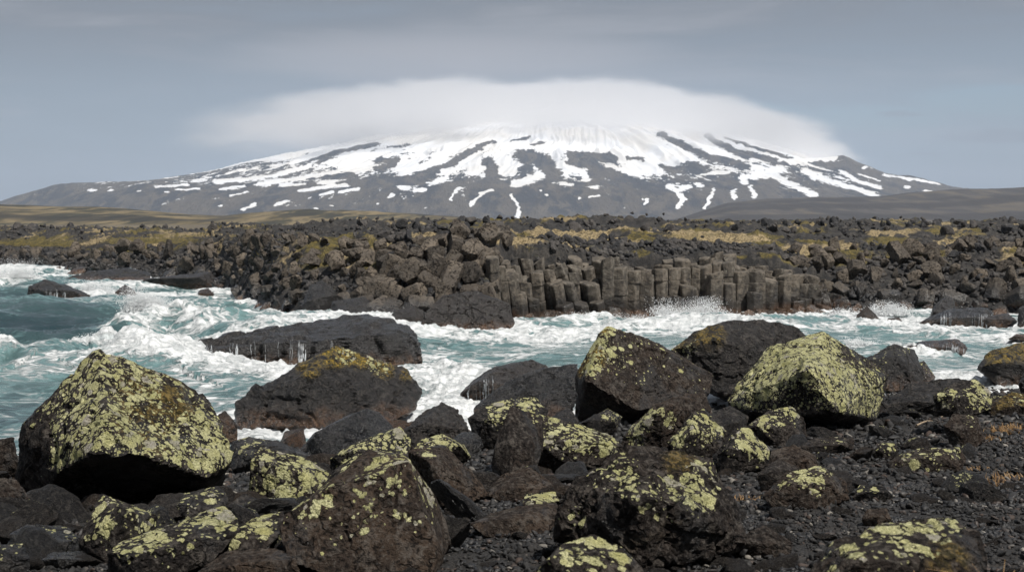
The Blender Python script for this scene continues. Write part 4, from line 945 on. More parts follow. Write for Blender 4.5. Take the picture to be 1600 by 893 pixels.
# ---------------------------------------------------------------- loose blocks and lava
def hexblock(seed):
    r_ = np.random.default_rng(seed); n = 6 if r_.random() < .7 else 5
    ang = (np.arange(n) + r_.uniform(-.2, .2, n)) / n * 2 * math.pi; rr = r_.uniform(.75, 1.05, n); h = r_.uniform(.55, 1.25)
    P = [(math.cos(a) * r * q, math.sin(a) * r * q, z + r_.uniform(-.12, .12)) for z, q in ((-h, 1), (h, r_.uniform(.85, 1))) for a, r in zip(ang, rr)]
    return rock_shape(P, 4, 200, 3, (.9, .98), .007, .016, .004, seed)
def roughblock(seed, rough, p, sub=4, chips=6):
    r_ = np.random.default_rng(seed)
    P = r_.normal(size=(11, 3)); P /= np.linalg.norm(P, axis=1, keepdims=True); P *= np.array([1, r_.uniform(.65, .95), r_.uniform(.5, .85)])
    return rock_shape(P, sub, p, chips, (.8, .96), rough, .03, .012, seed, .04)
def variants(name, fn, n, mat):
    out = []
    for k in range(n):
        W, T, _ = fn(k); me = mesh_from(name, W, T, mat)
        try: me.set_sharp_from_angle(angle=math.radians(36))
        except Exception: pass
        out.append(me)
    return out
HEX = variants('basalt_block', lambda k: hexblock(500 + k), 10, M['far_rock'])
BLD = variants('shore_boulder', lambda k: roughblock(600 + k, .014, 90), 8, M['far_rock'])
LAV = variants('lava_rock', lambda k: roughblock(700 + k, .09, 40, 3), 8, M['lava'])
def scatter_one(name, meshes, px, t, size, lab, cat, grp, sink=.35, flat=1.0):
    x, Y = land_xyz(px, t); z = float(surf_z(px, t)[0])
    z = max(z, -.25)
    o = link(name, random.choice(meshes), (float(x), float(Y), z + size * (1 - sink) * .5))
    o.rotation_euler = (random.uniform(0, 6.28), random.uniform(0, 6.28), random.uniform(0, 6.28)); s = size * random.uniform(.9, 1.1)
    o.scale = (s, s, s * flat)
    tag(o, lab, cat, grp)
def where(px, t, px0, px1, t0, t1, size, s0, s1, names=('left', 'middle', 'right')):
    a = names[min(2, int(3 * (px - px0) / (px1 - px0 + 1e-6)))]
    h = ('at the foot of', 'halfway up', 'near the top of')[min(2, max(0, int(3 * (t - t0) / (t1 - t0 + 1e-6))))]
    s = ('small', 'mid-size', 'large')[min(2, max(0, int(3 * (size - s0) / (s1 - s0 + 1e-6))))]
    return s, h, a
def spread(n, px0, px1, t0, t1, mind, seed, power=1.0):
    """poisson-like picks (px, t) with size falling when crowded"""
    r_ = np.random.default_rng(seed); out = []; pos = []
    tries = 0
    while len(out) < n and tries < n * 40:
        tries += 1
        px = r_.uniform(px0, px1); t = t0 + (t1 - t0) * r_.random() ** power
        x, Y = land_xyz(px, t); p = np.array([float(x), float(Y)])
        if pos and np.min(np.hypot(*(np.array(pos) - p).T)) < mind: continue
        pos.append(p); out.append((px, t))
    return out
for px, t in spread(210, 560, 1030, -.1, 7.2, .62, 1):
    if px > 790 and t > .8: continue
    sz = random.uniform(.38, .62) * (1 - .35 * max(0, t - 3) / 5)
    scatter_one('basalt_block', HEX, px, t, sz, '%s basalt block %s the tumbled slope, %s' % where(px, t, 560, 820, 0, 7.2, sz, .3, .62, ('beside the boulder point', 'in its middle', 'beside the column wall')), 'rock', 'tumbled basalt blocks of the headland')
for px, t in spread(60, 820, 1250, -.5, .7, .62, 2):
    sz = random.uniform(.26, .48)
    scatter_one('basalt_block', HEX, px, t, sz, '%s wet block %s the ledge, %s' % where(px, t, 820, 1250, -.5, .7, sz, .26, .48, ('below the leaning columns', 'below the upright columns', 'right of the spray burst')), 'rock', 'wet blocks at the foot of the columns')
for px, t in spread(110, 330, 570, -.3, 9, .8, 3):
    sz = random.uniform(.30, .68)
    scatter_one('shore_boulder', BLD, px, t, sz, '%s dark boulder %s the boulder point, %s' % where(px, t, 330, 570, 0, 9, sz, .3, .68, ('towards the far left shore', 'in its middle', 'where it joins the headland')), 'rock', 'wet boulders on the point')
for px, t in spread(105, 1235, 1680, -.3, 7.5, .75, 4):
    sz = random.uniform(.30, .58)
    scatter_one('shore_boulder', BLD + HEX[:5], px, t, sz, '%s dark block %s the rubble bank, %s' % where(px, t, 1235, 1680, 0, 7.5, sz, .3, .58, ('beside the column wall', 'behind the pointed sea rock', 'towards the right edge')), 'rock', 'dark blocks in the right bank')
for px, t in spread(75, -60, 345, -.3, 7, 1.25, 5):
    sz = random.uniform(.45, 1.0)
    scatter_one('shore_boulder', BLD, px, t, sz, '%s black rock %s the distant low shore, %s' % where(px, t, -60, 345, 0, 7, sz, .45, 1.0, ('by the left edge', 'behind the wedge-shaped sea rock', 'next to the boulder point')), 'rock', 'black rocks of the distant left shore')

def merged(name, meshes, X, Y, Z, size, mat, seed, attr=True, flatten=(1, 1, 1), smooth=True, kind='stuff', spin=True):
    """many small stones as one mesh"""
    r_ = np.random.default_rng(seed); VV = []; TT = []; AA = []; base = 0
    idx = r_.integers(0, len(meshes), len(X))
    for k, (W, T) in enumerate(meshes):
        sel = np.nonzero(idx == k)[0]
        if not len(sel): continue
        q = r_.normal(size=(len(sel), 4))
        if not spin: q[:, 1:3] *= .22
        q /= np.linalg.norm(q, axis=1, keepdims=True)
        w_, x_, y_, z_ = q.T
        R = np.stack([1 - 2 * (y_**2 + z_**2), 2 * (x_*y_ - z_*w_), 2 * (x_*z_ + y_*w_), 2 * (x_*y_ + z_*w_), 1 - 2 * (x_**2 + z_**2), 2 * (y_*z_ - x_*w_),
                      2 * (x_*z_ - y_*w_), 2 * (y_*z_ + x_*w_), 1 - 2 * (x_**2 + y_**2)], 1).reshape(-1, 3, 3)
        V = np.einsum('nij,vj->nvi', R, W * np.array(flatten)) * size[sel][:, None, None] + np.stack([X[sel], Y[sel], Z[sel]], 1)[:, None, :]
        VV.append(V.reshape(-1, 3)); m = len(W)
        TT.append((T[None] + (np.arange(len(sel)) * m)[:, None, None] + base).reshape(-1, 3)); base += len(sel) * m
        AA.append(np.repeat(r_.random(len(sel)), m))
    me = mesh_from(name, np.concatenate(VV), np.concatenate(TT), mat, smooth, {'rnd': np.concatenate(AA)})
    return tag(link(name, me), kind=kind)
def raw(fn, n): return [fn(k)[:2] for k in range(n)]
LAVraw = raw(lambda k: roughblock(720 + k, .14, 30, 2, 3), 8)
def lava_field():
    r_ = np.random.default_rng(15); n = 30000
    px = r_.uniform(-120, 1720, n); u = r_.random(n)
    t = np.where(u < .45, r_.uniform(.2, 12, n), 8 + r_.random(n) ** 1.6 * 62)
    x, Y = land_xyz(px, t); P = P2(x, Y)
    z = land_z(px, t) + land_rough(P, t)
    v, _ = land_veg(P, x, Y, z)
    cl = sstep(.0, .45, fbm(P * .13, 3, 16)); ridge = np.exp(-((t - 22 - 8 * fbm(P * .05, 2, 17)) / 7) ** 2)
    keep = (r_.random(n) < (1 - .985 * sstep(.15, .4, v)) * np.where(t < 9, .8, (.07 + .55 * np.maximum(cl, ridge)) * np.where(t > 16, .7, 1)))
    inwall = (px > 775) & (px < 1310) & (t < 3.0)
    keep &= ~inwall & (z > .1)
    px, t, x, Y, z, cl, ridge = [a[keep] for a in (px, t, x, Y, z, cl, ridge)]
    size = .09 + .17 * r_.random(len(px)) ** 2.2 + .24 * (r_.random(len(px)) < .12 + .3 * cl * ridge) * r_.random(len(px)) * (t > 5)
    size *= np.where(px < 330, 1.25, 1)
    z = z + size * .25 + np.where(t > 8, (ridge * cl) * .3 * r_.random(len(px)), 0)
    # the 300 largest on screen are single rocks, the others one mass
    order = np.argsort(-(size / Y)); big = order[:300]; rest = order[300:]
    for i in big:
        o = link('lava_rock', LAV[int(r_.integers(0, len(LAV)))], (x[i], Y[i], z[i])); s = size[i]
        o.rotation_euler = tuple(r_.uniform(0, 6.28, 3)); o.scale = (s, s, s * .9)
        tag(o, '%s lava rock %s the headland rubble, %s' % where(px[i], t[i], -120, 1720, 0, 60, size[i], .12, .42, ('above the left shore', 'above the column wall', 'above the right bank')), 'rock', 'black lava rocks on the headland')
    merged('lava_rubble', LAVraw, x[rest], Y[rest], z[rest], size[rest], M['lava'], 18)
lava_field()
for a0, a1, t0, t1, n_, lab in ((1150, 1660, 12, 46, 34, 'big rough lava boulder on the skyline ridge above the right bank'), (870, 1060, 14, 40, 12, 'big rough lava boulder on the plateau above the middle of the column wall'),
                          (560, 790, 12, 34, 12, 'big rough lava boulder on the knoll above the tumbled slope'), (-40, 340, 25, 70, 12, 'big rough lava boulder on the mossy flat behind the left shore')):
    for px, t in spread(n_, a0, a1, t0, t1, 1.0, int(a0) + 77):
        scatter_one('lava_boulder', LAV, px, t, random.uniform(.26, .56) * (1.5 if a0 < 0 else 1), lab, 'rock', 'big lava boulders on the plateau', .5)

# ---------------------------------------------------------------- shingle of the beach
BIGBVH = []
def pebble_field():
    r_ = np.random.default_rng(25)
    P0 = [(lambda W, T: (W, T))(*roughblock(800 + k, .05, 12, 2, 2)[:2]) for k in range(10)]
    Xs = []; Ys = []; Ss = []
    def band(n, y0, y1, s0, s1, pw, px0=-60, px1=1680):
        y = y0 + (y1 - y0) * r_.random(n); px = r_.uniform(px0, px1, n)
        Xs.append((px - 800) / F * y); Ys.append(y); Ss.append(s0 + (s1 - s0) * r_.random(n) ** pw)
    band(9000, 5.0, 9.5, .008, .035, 2.0, 600)
    band(34000, 8.5, 15, .012, .060, 2.2)
    band(30000, 13, 22, .018, .085, 2.0)
    band(16000, 20, 34, .03, .13, 1.8)
    band(1500, 9, 30, .05, .17, 1.6)
    x = np.concatenate(Xs); y = np.concatenate(Ys); s = np.concatenate(Ss)
    dens = fbm(P2(x, y, .9), 3, 27); keep = r_.random(len(x)) < sstep(-.7, .0, dens) * .75 + .25
    x, y, s = x[keep], y[keep], s[keep]
    P = P2(x, y); z = beach_z(x, y) + .05 * fbm(P * .9, 4, 3) + .025 * fbm(P * 4, 3, 4)
    ok = z > -.15; x, y, s, z = x[ok], y[ok], s[ok], z[ok]
    order = np.argsort(-(s / y)); big = order[:150]; rest = order[150:]
    merged('shingle', P0, x[rest], y[rest], z[rest] + s[rest] * .22, s[rest], M['pebble'], 28, flatten=(1, .85, .62), spin=False)
    st = variants('beach_stone', lambda k: roughblock(840 + k, .05, 26, 4, 6), 6, M['rock'])
    for me in st:
        for an, v in (('lichen', 0.0), ('brown', .3), ('wet', .15), ('moss', 0.0)):
            a = me.attributes.new(an, 'FLOAT', 'POINT'); a.data.foreach_set('value', np.full(len(me.vertices), v, np.float32))
    for i in big:
        o = link('beach_stone', st[int(r_.integers(0, 6))], (x[i], y[i], z[i] + s[i] * .2)); o.scale = (s[i] * 1.1, s[i] * .95, s[i] * .7); o.rotation_euler = (r_.normal(0, .2), r_.normal(0, .2), r_.uniform(0, 6.28))
        tag(o, '%s loose dark stone on the shingle, %s' % (('small', 'fist-sized', 'head-sized')[min(2, int(s[i] / .06))], 'in front of the big left boulders' if proj(np.array([[x[i], y[i], z[i]]]))[0][0] < 760 else 'beside the rough black boulder' if proj(np.array([[x[i], y[i], z[i]]]))[0][0] < 1200 else 'on the open black beach at right'), 'stone', 'loose stones on the beach')
pebble_field()

# rubble wedged between the boulders
NICK = {'bigleft': 'the huge lichen boulder', 'leftbrown': 'the rounded brown rock at the left edge', 'lowwet': 'the wet grey slab in the corner', 'lich38': 'the small steep lichen block', 'lich39': 'the long tilted lichen block',
        'lich40': 'the thin sloping lichen slab', 'lich36': 'the square lichen block', 'front2': 'the lichen-spotted brown block', 'slab31': 'the lichen-frosted slab', 'gloss30': 'the glossy black boulder', 'wet32': 'the dark brown wet boulder',
        'brown34': 'the plain brown slanted block', 'grey24': 'the charcoal block', 'lich25': 'the dark block with a lichen edge', 'lich23': 'the wedge-shaped lichen block', 'flat49': 'the flat brown slab', 'rough3': 'the rough black boulder',
        'centre6': 'the pyramid-like boulder', 'right7': 'the large square lichen boulder', 'slab10': 'the wide grey slab', 'flat15': 'the long frosted stone', 'lich16': 'the lichen-capped brown rock', 'lich18': 'the rounded lichen-topped boulder',
        'lich19': 'the bright-faced tilted slab', 'lich20': 'the pointed lichen block', 'lich21': 'the brown-topped block', 'dark26': 'the broad black wet slab', 'brown14': 'the upright brown stone', 'dark9': 'the wet dark block'}
def gap_rocks():
    ctr = {}
    for k in NICK:
        u_, v_ = proj(ROCKS[k][1]); ctr[k] = (float(u_.mean()), float(v_.mean()))
    r_ = np.random.default_rng(33)
    st = variants('wedged_stone', lambda k: roughblock(860 + k, .05, 40, 4, 8), 7, M['rock'])
    for k, me in enumerate(st):
        V = np.empty(len(me.vertices) * 3, np.float32); me.vertices.foreach_get('co', V); V = V.reshape(-1, 3)
        lic = .75 * sstep(.2, .6, V[:, 2]) * sstep(-.1, .25, fbm(V * 1.3, 3, k)) * (k % 2)
        for an, v in (('lichen', lic), ('brown', np.full(len(V), (.1, .3, .8, .2, .6, .15, .4)[k])), ('wet', np.full(len(V), (.5, .1, .0, .3, .0, .5, .2)[k])), ('moss', 0 * lic)):
            a = me.attributes.new(an, 'FLOAT', 'POINT'); a.data.foreach_set('value', v.astype(np.float32))
    n = 0
    for q in range(2000):
        px = r_.uniform(-20, 1560); row = r_.uniform(660, 880) if px < 760 else r_.uniform(640, 790)
        if px > 1150 and row > 730 and r_.random() < .75: continue
        Y = ground_hit(px, row)
        if Y > 30: continue
        x = (px - 800) / F * Y; s = r_.uniform(.12, .38)
        o = link('wedged_stone', st[int(r_.integers(0, 7))], (x, Y, float(beach_z(x, Y)) + s * .25)); o.scale = (s * 1.2, s, s * .75); o.rotation_euler = (r_.normal(0, .35), r_.normal(0, .35), r_.uniform(0, 6.28))
        kk = int(o.data.name.split('.')[-1]) if '.' in o.data.name else 0
        look = 'lichen-topped' if kk % 2 else ('brown' if kk in (2, 4) else 'dark')
        (lx_, ly_), nick = min(((ctr[k], NICK[k]) for k in NICK), key=lambda q: math.hypot(q[0][0] - px, 1.6 * (q[0][1] - row)))
        side = ('left of' if px < lx_ else 'right of') if abs(px - lx_) > 1.2 * abs(row - ly_) else ('in front of' if row > ly_ else 'behind')
        tag(o, '%s %s stone wedged in place %s %s' % ('small' if s < .2 else 'mid-size' if s < .3 else 'large', look, side, nick), 'stone', 'stones wedged between the boulders')
        n += 1
        if n >= 190: break
gap_rocks()

# ---------------------------------------------------------------- dry grass, driftwood
def tuft(px, row, n, h, spread_, lab, Y=None):
    Y = Y or ground_hit(px, row); x = (px - 800) / F * Y; z0 = float(beach_z(x, Y)) if not isinstance(Y, tuple) else 0
    r_ = np.random.default_rng(int(px)); V = []; Fc = []
    for k in range(n):
        bx, by = r_.normal(0, spread_, 2) * np.array([1, .6]); a = r_.uniform(0, 6.28); L = h * r_.uniform(.4, 1.1); w_ = .005 * r_.uniform(.7, 1.5); bend = r_.uniform(.5, 2.2)
        d = np.array([math.cos(a), math.sin(a)]); s_ = np.array([-d[1], d[0]]) * w_
        i0 = len(V)
        for j in range(5):
            u = j / 4; ph = bend * u
            c = np.array([bx, by]) + d * L * (u * .25 + .75 * (1 - math.cos(ph)) * .9); zz = L * math.sin(min(ph, 1.5) + .0) / max(bend, .5) * .9
            ww = s_ * (1 - .85 * u)
            V += [(c[0] - ww[0], c[1] - ww[1], zz), (c[0] + ww[0], c[1] + ww[1], zz)]
        for j in range(4): Fc.append((i0 + 2 * j, i0 + 2 * j + 1, i0 + 2 * j + 3, i0 + 2 * j + 2))
    o = link('grass_tuft', mesh_from('grass_tuft', V, Fc, M['grass']), (x, Y, z0 - .01)); tag(o, lab, 'grass tuft')
tuft(1568, 680, 190, .22, .10, 'taller orange dry grass with upright stems at the right edge of the shingle')
tuft(1590, 674, 190, .18, .10, 'pale dry grass hard against the right edge, under the mossy brown rock')
tuft(1545, 688, 190, .12, .10, 'short orange grass right of the upright brown stone')
tuft(1550, 762, 190, .13, .11, 'flattened orange grass on the shingle above the bottom right corner')
tuft(1585, 756, 190, .16, .10, 'flattened dry grass cut by the right edge, above the bottom right corner')
tuft(1310, 795, 90, .08, .10, 'thin creeping dry grass beside the lichen-capped low brown rock')
tuft(1170, 786, 90, .11, .09, 'small orange grass patch at the right foot of the rough black boulder')
tuft(1440, 880, 140, .13, .10, 'dry grass growing against the nearest lichen-mottled rock', Y=5.9)
tuft(1560, 885, 200, .20, .12, 'blurred tall grass at the bottom edge right of the nearest rock', Y=5.6)
tuft(1598, 880, 160, .22, .10, 'blurred grass in the very corner at the bottom right', Y=5.7)
tuft(1330, 668, 90, .12, .11, 'tuft of brown grass at the right foot of the large square lichen boulder')
tuft(1400, 775, 70, .08, .10, 'sparse dry grass right of the small blue-grey stone')
tuft(1540, 735, 80, .08, .11, 'wispy pale grass in the shingle right of the long low stone')
def stick(px, row, px2, row2, lab):
    a = at(px, row, ground_hit(px, row)); c = at(px2, row2, ground_hit(px2, row2)); V = []; Fc = []
    ax = c - a; L = np.linalg.norm(ax); ax /= L; s = np.cross(ax, [0, 0, 1]); s /= np.linalg.norm(s); u = np.cross(s, ax)
    for k in range(9):
        f_ = k / 8; r = .016 * (1 - .5 * f_); p = a + ax * L * f_ + s * .03 * math.sin(f_ * 5) + u * (.05 + .03 * math.sin(f_ * 7))
        for j in range(7): V.append(p + (s * math.cos(j / 7 * 6.283) + u * math.sin(j / 7 * 6.283)) * r)
    for k in range(8):
        for j in range(7): Fc.append((k * 7 + j, k * 7 + (j + 1) % 7, k * 7 + 7 + (j + 1) % 7, k * 7 + 7 + j))
    V = np.array(V); o = link('driftwood_stick', mesh_from('driftwood_stick', V - a, Fc, M['twig']), a); tag(o, lab, 'stick')
stick(1432, 669, 1478, 654, 'pale thin driftwood stick lying on the shingle left of the upright brown stone')

# ---------------------------------------------------------------- white water running off rocks, spray
def runoff(key, name, px0, px1, row0, n, seed, lab):
    o, W, T = ROCKS[key]
    bvh = BVHTree.FromPolygons([tuple(v) for v in W], [tuple(t) for t in T])
    r_ = np.random.default_rng(seed); V = []; Fc = []
    cam = Vector((0, 0, CAMZ))
    cent = r_.uniform(px0, px1, max(4, n // 6)); cw = r_.uniform(1.5, 9, len(cent))
    for k in range(n):
        ci = int(r_.integers(0, len(cent))); px = float(np.clip(cent[ci] + r_.normal(0, cw[ci]), px0, px1)); row = row0(px) + r_.uniform(-3, 9); w_ = r_.uniform(.35, 1.0) * (3.2 if r_.random() < .18 else 1); L = r_.choice([60, 60, 40, 22])
        prev = None; wob = 0.0
        for j in range(16):
            py = row + L * j / 15; wob += r_.normal(0, .35); ww = w_ * min(1, .35 + j * .2) * r_.uniform(.5, 1.3)
            pts = []
            for sx in (-1, 1):
                d = Vector(at(px + wob + sx * ww * .5, py, 30) - np.array([0, 0, CAMZ])).normalized()
                hit = bvh.ray_cast(cam, d)
                if hit[0] is None: pts = None; break
                q = hit[0] + hit[1] * .02
                pts.append(q)
            if not pts or (pts[0].z < -.05): prev = None; continue
            if r_.random() < .10: prev = None
            i0 = len(V); V += [tuple(pts[0]), tuple((pts[0] + pts[1]) / 2 + Vector((0, -.02, .0))), tuple(pts[1])]
            if prev is not None: Fc += [(prev, prev + 1, i0 + 1, i0), (prev + 1, prev + 2, i0 + 2, i0 + 1)]
            prev = i0
    if Fc: tag(link(name, mesh_from(name, V, Fc, M['runoff'])), kind='stuff')
runoff('slab29', 'runoff_water', 264, 520, lambda p: np.interp(p, [264, 300, 400, 520], [558, 543, 533, 534]), 75, 5, '')
runoff('sea1', 'runoff_water', 44, 140, lambda p: np.interp(p, [44, 140], [450, 463]), 26, 6, '')
runoff('sea5', 'runoff_water', 1430, 1505, lambda p: 538, 26, 7, '')
runoff('sea9', 'runoff_water', 1440, 1550, lambda p: 490, 40, 8, '')
runoff('wash27', 'runoff_water', 722, 770, lambda p: np.interp(p, [720, 800], [606, 580]), 14, 9, '')

def spray(lab, bursts, seed):
    """a burst of droplets: dense at the crest, thinning upward; (px, base row, distance, width m, height m, count)"""
    r_ = np.random.default_rng(seed); X = []; S = []
    for px, row, Y, w_, h, n in bursts:
        n = int(n * 1.7)
        c = at(px, row, Y)
        u = r_.random(n) ** 2.0
        jet = r_.integers(0, 9, n); jc = r_.normal(0, .42, 9); jh = r_.uniform(.45, 1.1, 9); jl = r_.normal(0, .3, 9)
        x = c[0] + w_ * (jc[jet] + jl[jet] * u + r_.normal(0, .10, n) * (1 + 1.2 * u)); z = c[2] + h * u * jh[jet] + r_.normal(0, .04, n); y = c[1] + w_ * .35 * r_.normal(0, .5, n)
        X.append(np.stack([x, y, z], 1)); S.append((.008 + .026 * r_.random(n) ** 3) * (1.25 - .75 * u))
    X = np.concatenate(X); S = np.concatenate(S)
    W = np.array([(1, 0, 0), (-1, 0, 0), (0, 1, 0), (0, -1, 0), (0, 0, 1), (0, 0, -1)], float); T = np.array([(0, 2, 4), (2, 1, 4), (1, 3, 4), (3, 0, 4), (2, 0, 5), (1, 2, 5), (3, 1, 5), (0, 3, 5)])
    o = merged('sea_spray', [(W, T)], X[:, 0], X[:, 1], X[:, 2], S, M['spray'], seed)
spray('', [(235, 502, 51.3, 1.1, 1.25, 26000), (265, 506, 51.3, 1.2, 1.0, 20000), (310, 522, 51, 1.6, .55, 6000), (200, 515, 51.5, .8, .5, 2500)], 1)
spray('', [(130, 548, 40.5, .9, .5, 4500), (180, 548, 40.5, .9, .45, 4500), (225, 562, 40, .7, .4, 2500)], 2)
spray('', [(30, 566, 40, .8, .4, 3000)], 3)
spray('', [(145, 458, 77, 1.3, .8, 4500), (175, 462, 76, 1, .5, 2000)], 4)
spray('', [(25, 432, 88, 2.0, 1.1, 5000), (5, 440, 88, 2, .7, 3000)], 5)
spray('', [(1085, 508, 56, 1.7, 1.1, 15000), (1045, 510, 56, 1.3, .8, 8000), (1130, 512, 56, 1.2, .7, 7000), (905, 510, 56.5, 1.3, .55, 5000), (950, 508, 57, 1.0, .45, 3500), (870, 516, 55, 1, .35, 2500)], 6)
spray('', [(1395, 492, 58, 1.0, .6, 3000), (1370, 490, 58, .7, .4, 1500), (1320, 494, 57, .8, .35, 1500)], 7)
spray('', [(700, 600, 34, .5, .35, 2200), (1330, 545, 43, .5, .35, 2000)], 8)
make_sea()
# ---------------------------------------------------------------- sky, cloud, air, light, camera
SUN_EL = math.radians(56); SUN_AZ = math.radians(42)     # azimuth measured from straight behind the camera towards its right
sdir = np.array([math.sin(SUN_AZ) * math.cos(SUN_EL), -math.cos(SUN_AZ) * math.cos(SUN_EL), math.sin(SUN_EL)])
w = bpy.data.worlds.new('World'); SC.world = w; w.use_nodes = True
b = NB('sky', w)
sky = b.new('ShaderNodeTexSky', sky_type='NISHITA'); sky.sun_disc = False
sky.sun_elevation = SUN_EL; sky.sun_rotation = math.atan2(sdir[0], sdir[1]); sky.altitude = 0; sky.air_density = 1; sky.dust_density = 1.5
dirv = b.new('ShaderNodeTexCoord').outputs['Generated']
dx_, dy_, dz_ = b.xyz(dirv)
flat = b.new('ShaderNodeCombineXYZ'); 
den = b.math('ADD', b.math('MAXIMUM', dz_, 0.0), .09)
b.put(flat.inputs[0], b.math('DIVIDE', dx_, den)); b.put(flat.inputs[1], b.math('DIVIDE', dy_, den))
pv = flat.outputs[0]
n1 = b.noise(b.vmath('MULTIPLY', pv, (.38, .8, 1)), .55, 6, .55, .3)
n2 = b.noise(b.vmath('MULTIPLY', dirv, (3.0, 3.0, 22)), 1.6, 6, .6, .4)
lowm = b.ss(dz_, .16, .03)                                   # thinner cover towards the horizon
right = b.ss(b.math('DIVIDE', dx_, b.math('MAXIMUM', dy_, .05)), .12, .36)
cover = b.math('SUBTRACT', b.math('MULTIPLY_ADD', n1, .45, .74), b.math('ADD', b.math('MULTIPLY', lowm, .22), b.math('MULTIPLY', b.math('MULTIPLY', right, b.ss(dz_, .15, .06)), .22)))
cover = b.math('ADD', cover, b.math('MULTIPLY_ADD', n2, .6, -.3), clamp=True)
blue = b.mix(.5, sky.outputs[0], (1.9, 3.0, 4.2))
CL = 1 / .1
grey_hi = (.185 * CL, .205 * CL, .24 * CL); grey_lo = (.30 * CL, .375 * CL, .455 * CL)
gcol = b.mix(b.ss(dz_, .155, .02), grey_hi, grey_lo)
gcol = b.mix(b.ss(n2, .45, .75, 0, .35), gcol, (.50 * CL, .50 * CL, .53 * CL))
gcol = b.mix(b.ss(n2, .5, .25, 0, .5), gcol, (.20 * CL, .23 * CL, .275 * CL))
gcol = b.mix(b.ss(dz_, .17, .5), gcol, (.21 * CL, .23 * CL, .265 * CL))
gcol = b.mix(b.ss(dy_, .1, -.5, 0, .6), gcol, (.16 * CL, .17 * CL, .19 * CL))       # darker sky added out of view behind the camera to weaken the fill light
u_ = b.math('DIVIDE', dx_, b.math('MAXIMUM', dy_, .05)); v_ = b.math('DIVIDE', dz_, b.math('MAXIMUM', dy_, .05))
def patch(u0, v0, ru, rv, jit=1.0):
    a_ = b.math('POWER', b.math('ABSOLUTE', b.math('DIVIDE', b.math('SUBTRACT', u_, u0), ru)), 2.0)
    c_ = b.math('POWER', b.math('ABSOLUTE', b.math('DIVIDE', b.math('SUBTRACT', b.math('ADD', v_, b.math('MULTIPLY_ADD', n2, .02, -.01)), v0), rv)), 2.0)
    q_ = b.math('ADD', b.math('ADD', a_, c_), b.math('MULTIPLY_ADD', n2, 1.6 * jit, -.8 * jit))
    return b.ss(q_, 1.2, .1)
for u0, v0, ru, rv in ((.36, .085, .09, .014), (.25, .072, .07, .010), (.16, .075, .05, .010)):     # breaks showing blue
    cover = b.math('SUBTRACT', cover, b.math('MULTIPLY', patch(u0, v0, ru, rv), .85), clamp=True)
col = b.mix(cover, blue, gcol)
for u0, v0, ru, rv in ((.345, .061, .055, .006), (.272, .0755, .02, .0016), (.29, .046, .014, .002)):   # small grey bars of cloud
    col = b.mix(b.math('MULTIPLY', patch(u0, v0, ru, rv, .5), .6), col, (.23 * CL, .26 * CL, .31 * CL))
col = b.mix(b.math('MULTIPLY', patch(-.04, .115, .17, .022, .8), .55), col, (.46 * CL, .455 * CL, .485 * CL))   # brighter gap in the overcast above the summit
bg = b.new('ShaderNodeBackground'); b.put(bg.inputs[0], col); bg.inputs[1].default_value = .1
b.out(bg.outputs[0], kind='ShaderNodeOutputWorld')

sl = bpy.data.lights.new('sun', 'SUN'); sl.energy = 5.0; sl.angle = math.radians(1.2); sl.color = (1.0, .955, .89)
so = bpy.data.objects.new('sun', sl); COL.objects.link(so)
so.rotation_euler = Vector((-sdir[0], -sdir[1], -sdir[2])).to_track_quat('-Z', 'Y').to_euler(); so.location = (10, -20, 40)

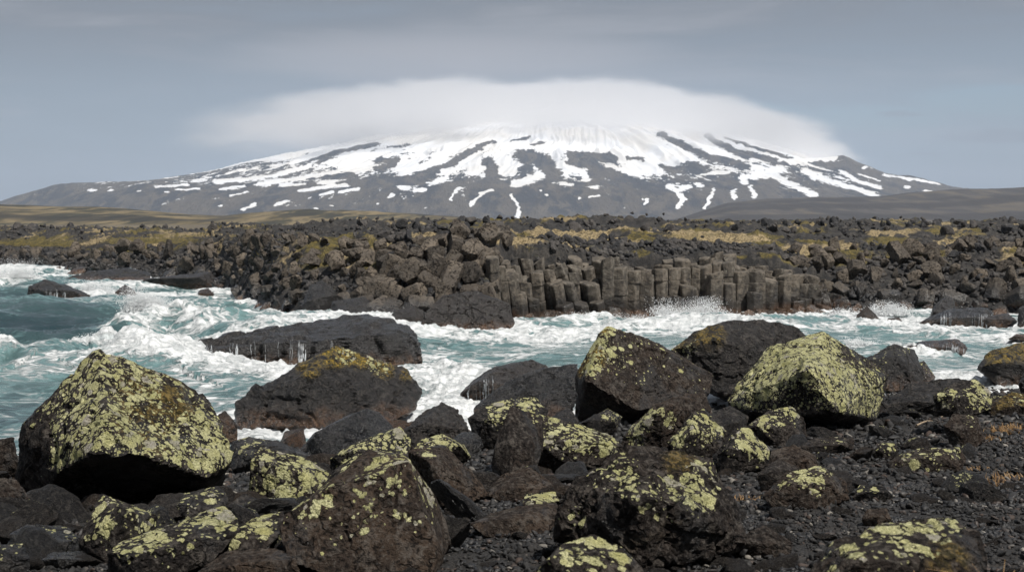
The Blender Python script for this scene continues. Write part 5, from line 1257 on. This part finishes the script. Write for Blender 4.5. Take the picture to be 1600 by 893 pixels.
def make_cloud():
    """cap cloud: a long lens of vapour that wraps the summit"""
    V, T = ico(5)
    C_ = at(840, 200, 9000.0)
    S = np.array([2750.0, 1500.0, 500.0])
    Wv = V * S
    nt = len(T)
    me = mesh_from('cap_cloud', Wv, T)
    b = NB('cloud_vapour')
    tc = b.new('ShaderNodeTexCoord').outputs['Object']
    x, y, z = b.xyz(tc)
    warp = b.vmath('ADD', tc, b.vmath('MULTIPLY', b.vmath('SUBTRACT', b.noise(b.vmath('MULTIPLY', tc, (1, 1, 2.2)), .0022, 5, .6, 0, 1), (.5, .5, .5)), (520, 520, 190)))
    xw, yw, zw = b.xyz(warp)
    xn = b.math('DIVIDE', xw, b.ss(xw, -900, 900, 2420.0, 2090.0))
    bow = b.math('MULTIPLY', b.math('MULTIPLY', xn, xn), b.math('MULTIPLY_ADD', b.ss(xn, -.3, .3), 150.0, 150.0))   # droops at both ends
    zw = b.math('SUBTRACT', b.math('ADD', zw, bow), 30.0)
    # domed top, flattened at the left end; lower rim follows the shoulders of the mountain
    q = b.math('ADD', b.math('ADD', b.math('POWER', b.math('ABSOLUTE', xn), 3.2), b.math('POWER', b.math('ABSOLUTE', b.math('DIVIDE', yw, S[1] * .9)), 2.0)),
               b.math('POWER', b.math('ABSOLUTE', b.math('DIVIDE', zw, 285.0)), 2.0))
    core = b.ss(q, 1.0, .45)
    wisp = b.noise(b.vmath('MULTIPLY', tc, (.45, 1, 2.2)), .0045, 8, .66, .4)
    dens = b.math('MULTIPLY', b.math('POWER', core, 1.5), b.ss(wisp, .40, .58, .10, 1.0))
    dens = b.math('MULTIPLY', dens, b.ss(xn, -.85, -.25, .16, 1.0))
    dens = b.math('MULTIPLY', dens, b.ss(zw, -95, 30, .10, 1.0))
    pv = b.new('ShaderNodeVolumePrincipled'); pv.inputs['Color'].default_value = (.94, .94, .95, 1)
    b.put(pv.inputs['Density'], b.math('MULTIPLY', dens, .011)); pv.inputs['Anisotropy'].default_value = .2
    me.materials.clear(); me.materials.append(b.out(vol=pv.outputs[0]))
    b.mat.cycles.volume_step_rate = 1.0
    o = link('cap_cloud', me, C_)
    tag(o, 'white cap cloud draped over the snowy summit of the volcano', 'cloud')
make_cloud()

def make_haze():
    b = NB('air')
    pv = b.new('ShaderNodeVolumePrincipled'); pv.inputs['Color'].default_value = (.68, .80, .98, 1)
    pv.inputs['Density'].default_value = HAZE; pv.inputs['Anisotropy'].default_value = .1
    mat = b.out(vol=pv.outputs[0])
    lo = (-30100, -400, -6); hi = (30100, 30100, 1000)
    V = [(x, y, z) for z in (lo[2], hi[2]) for y in (lo[1], hi[1]) for x in (lo[0], hi[0])]
    Fc = [(0, 2, 3, 1), (4, 5, 7, 6), (0, 1, 5, 4), (2, 6, 7, 3), (0, 4, 6, 2), (1, 3, 7, 5)]
    tag(link('haze', mesh_from('haze', V, Fc, mat, False)), kind='stuff')
HAZE = 6e-5
make_haze()

cam = bpy.data.cameras.new('camera'); cam.sensor_width = 36; cam.lens = F / 1600 * 36
cam.clip_start = .1; cam.clip_end = 80000
cam.dof.use_dof = True; cam.dof.focus_distance = 19; cam.dof.aperture_fstop = 5.0
co = bpy.data.objects.new('camera', cam); COL.objects.link(co); co.location = (0, 0, CAMZ); co.rotation_euler = (math.pi / 2 - TH, 0, 0)
SC.camera = co
SC.view_settings.view_transform = 'Standard'; SC.view_settings.look = 'None'; SC.view_settings.exposure = 0.08; SC.view_settings.gamma = 1.0
SC.view_settings.use_curve_mapping = False
cy = SC.cycles
cy.use_denoising = True
try: cy.denoiser = 'OPENIMAGEDENOISE'; cy.denoising_prefilter = 'ACCURATE'; cy.denoising_input_passes = 'RGB_ALBEDO_NORMAL'
except Exception: pass
cy.max_bounces = 8; cy.diffuse_bounces = 3; cy.glossy_bounces = 3; cy.transmission_bounces = 3; cy.volume_bounces = 6; cy.transparent_max_bounces = 8
cy.volume_max_steps = 256; cy.volume_step_rate = 1.0
cy.sample_clamp_indirect = 6
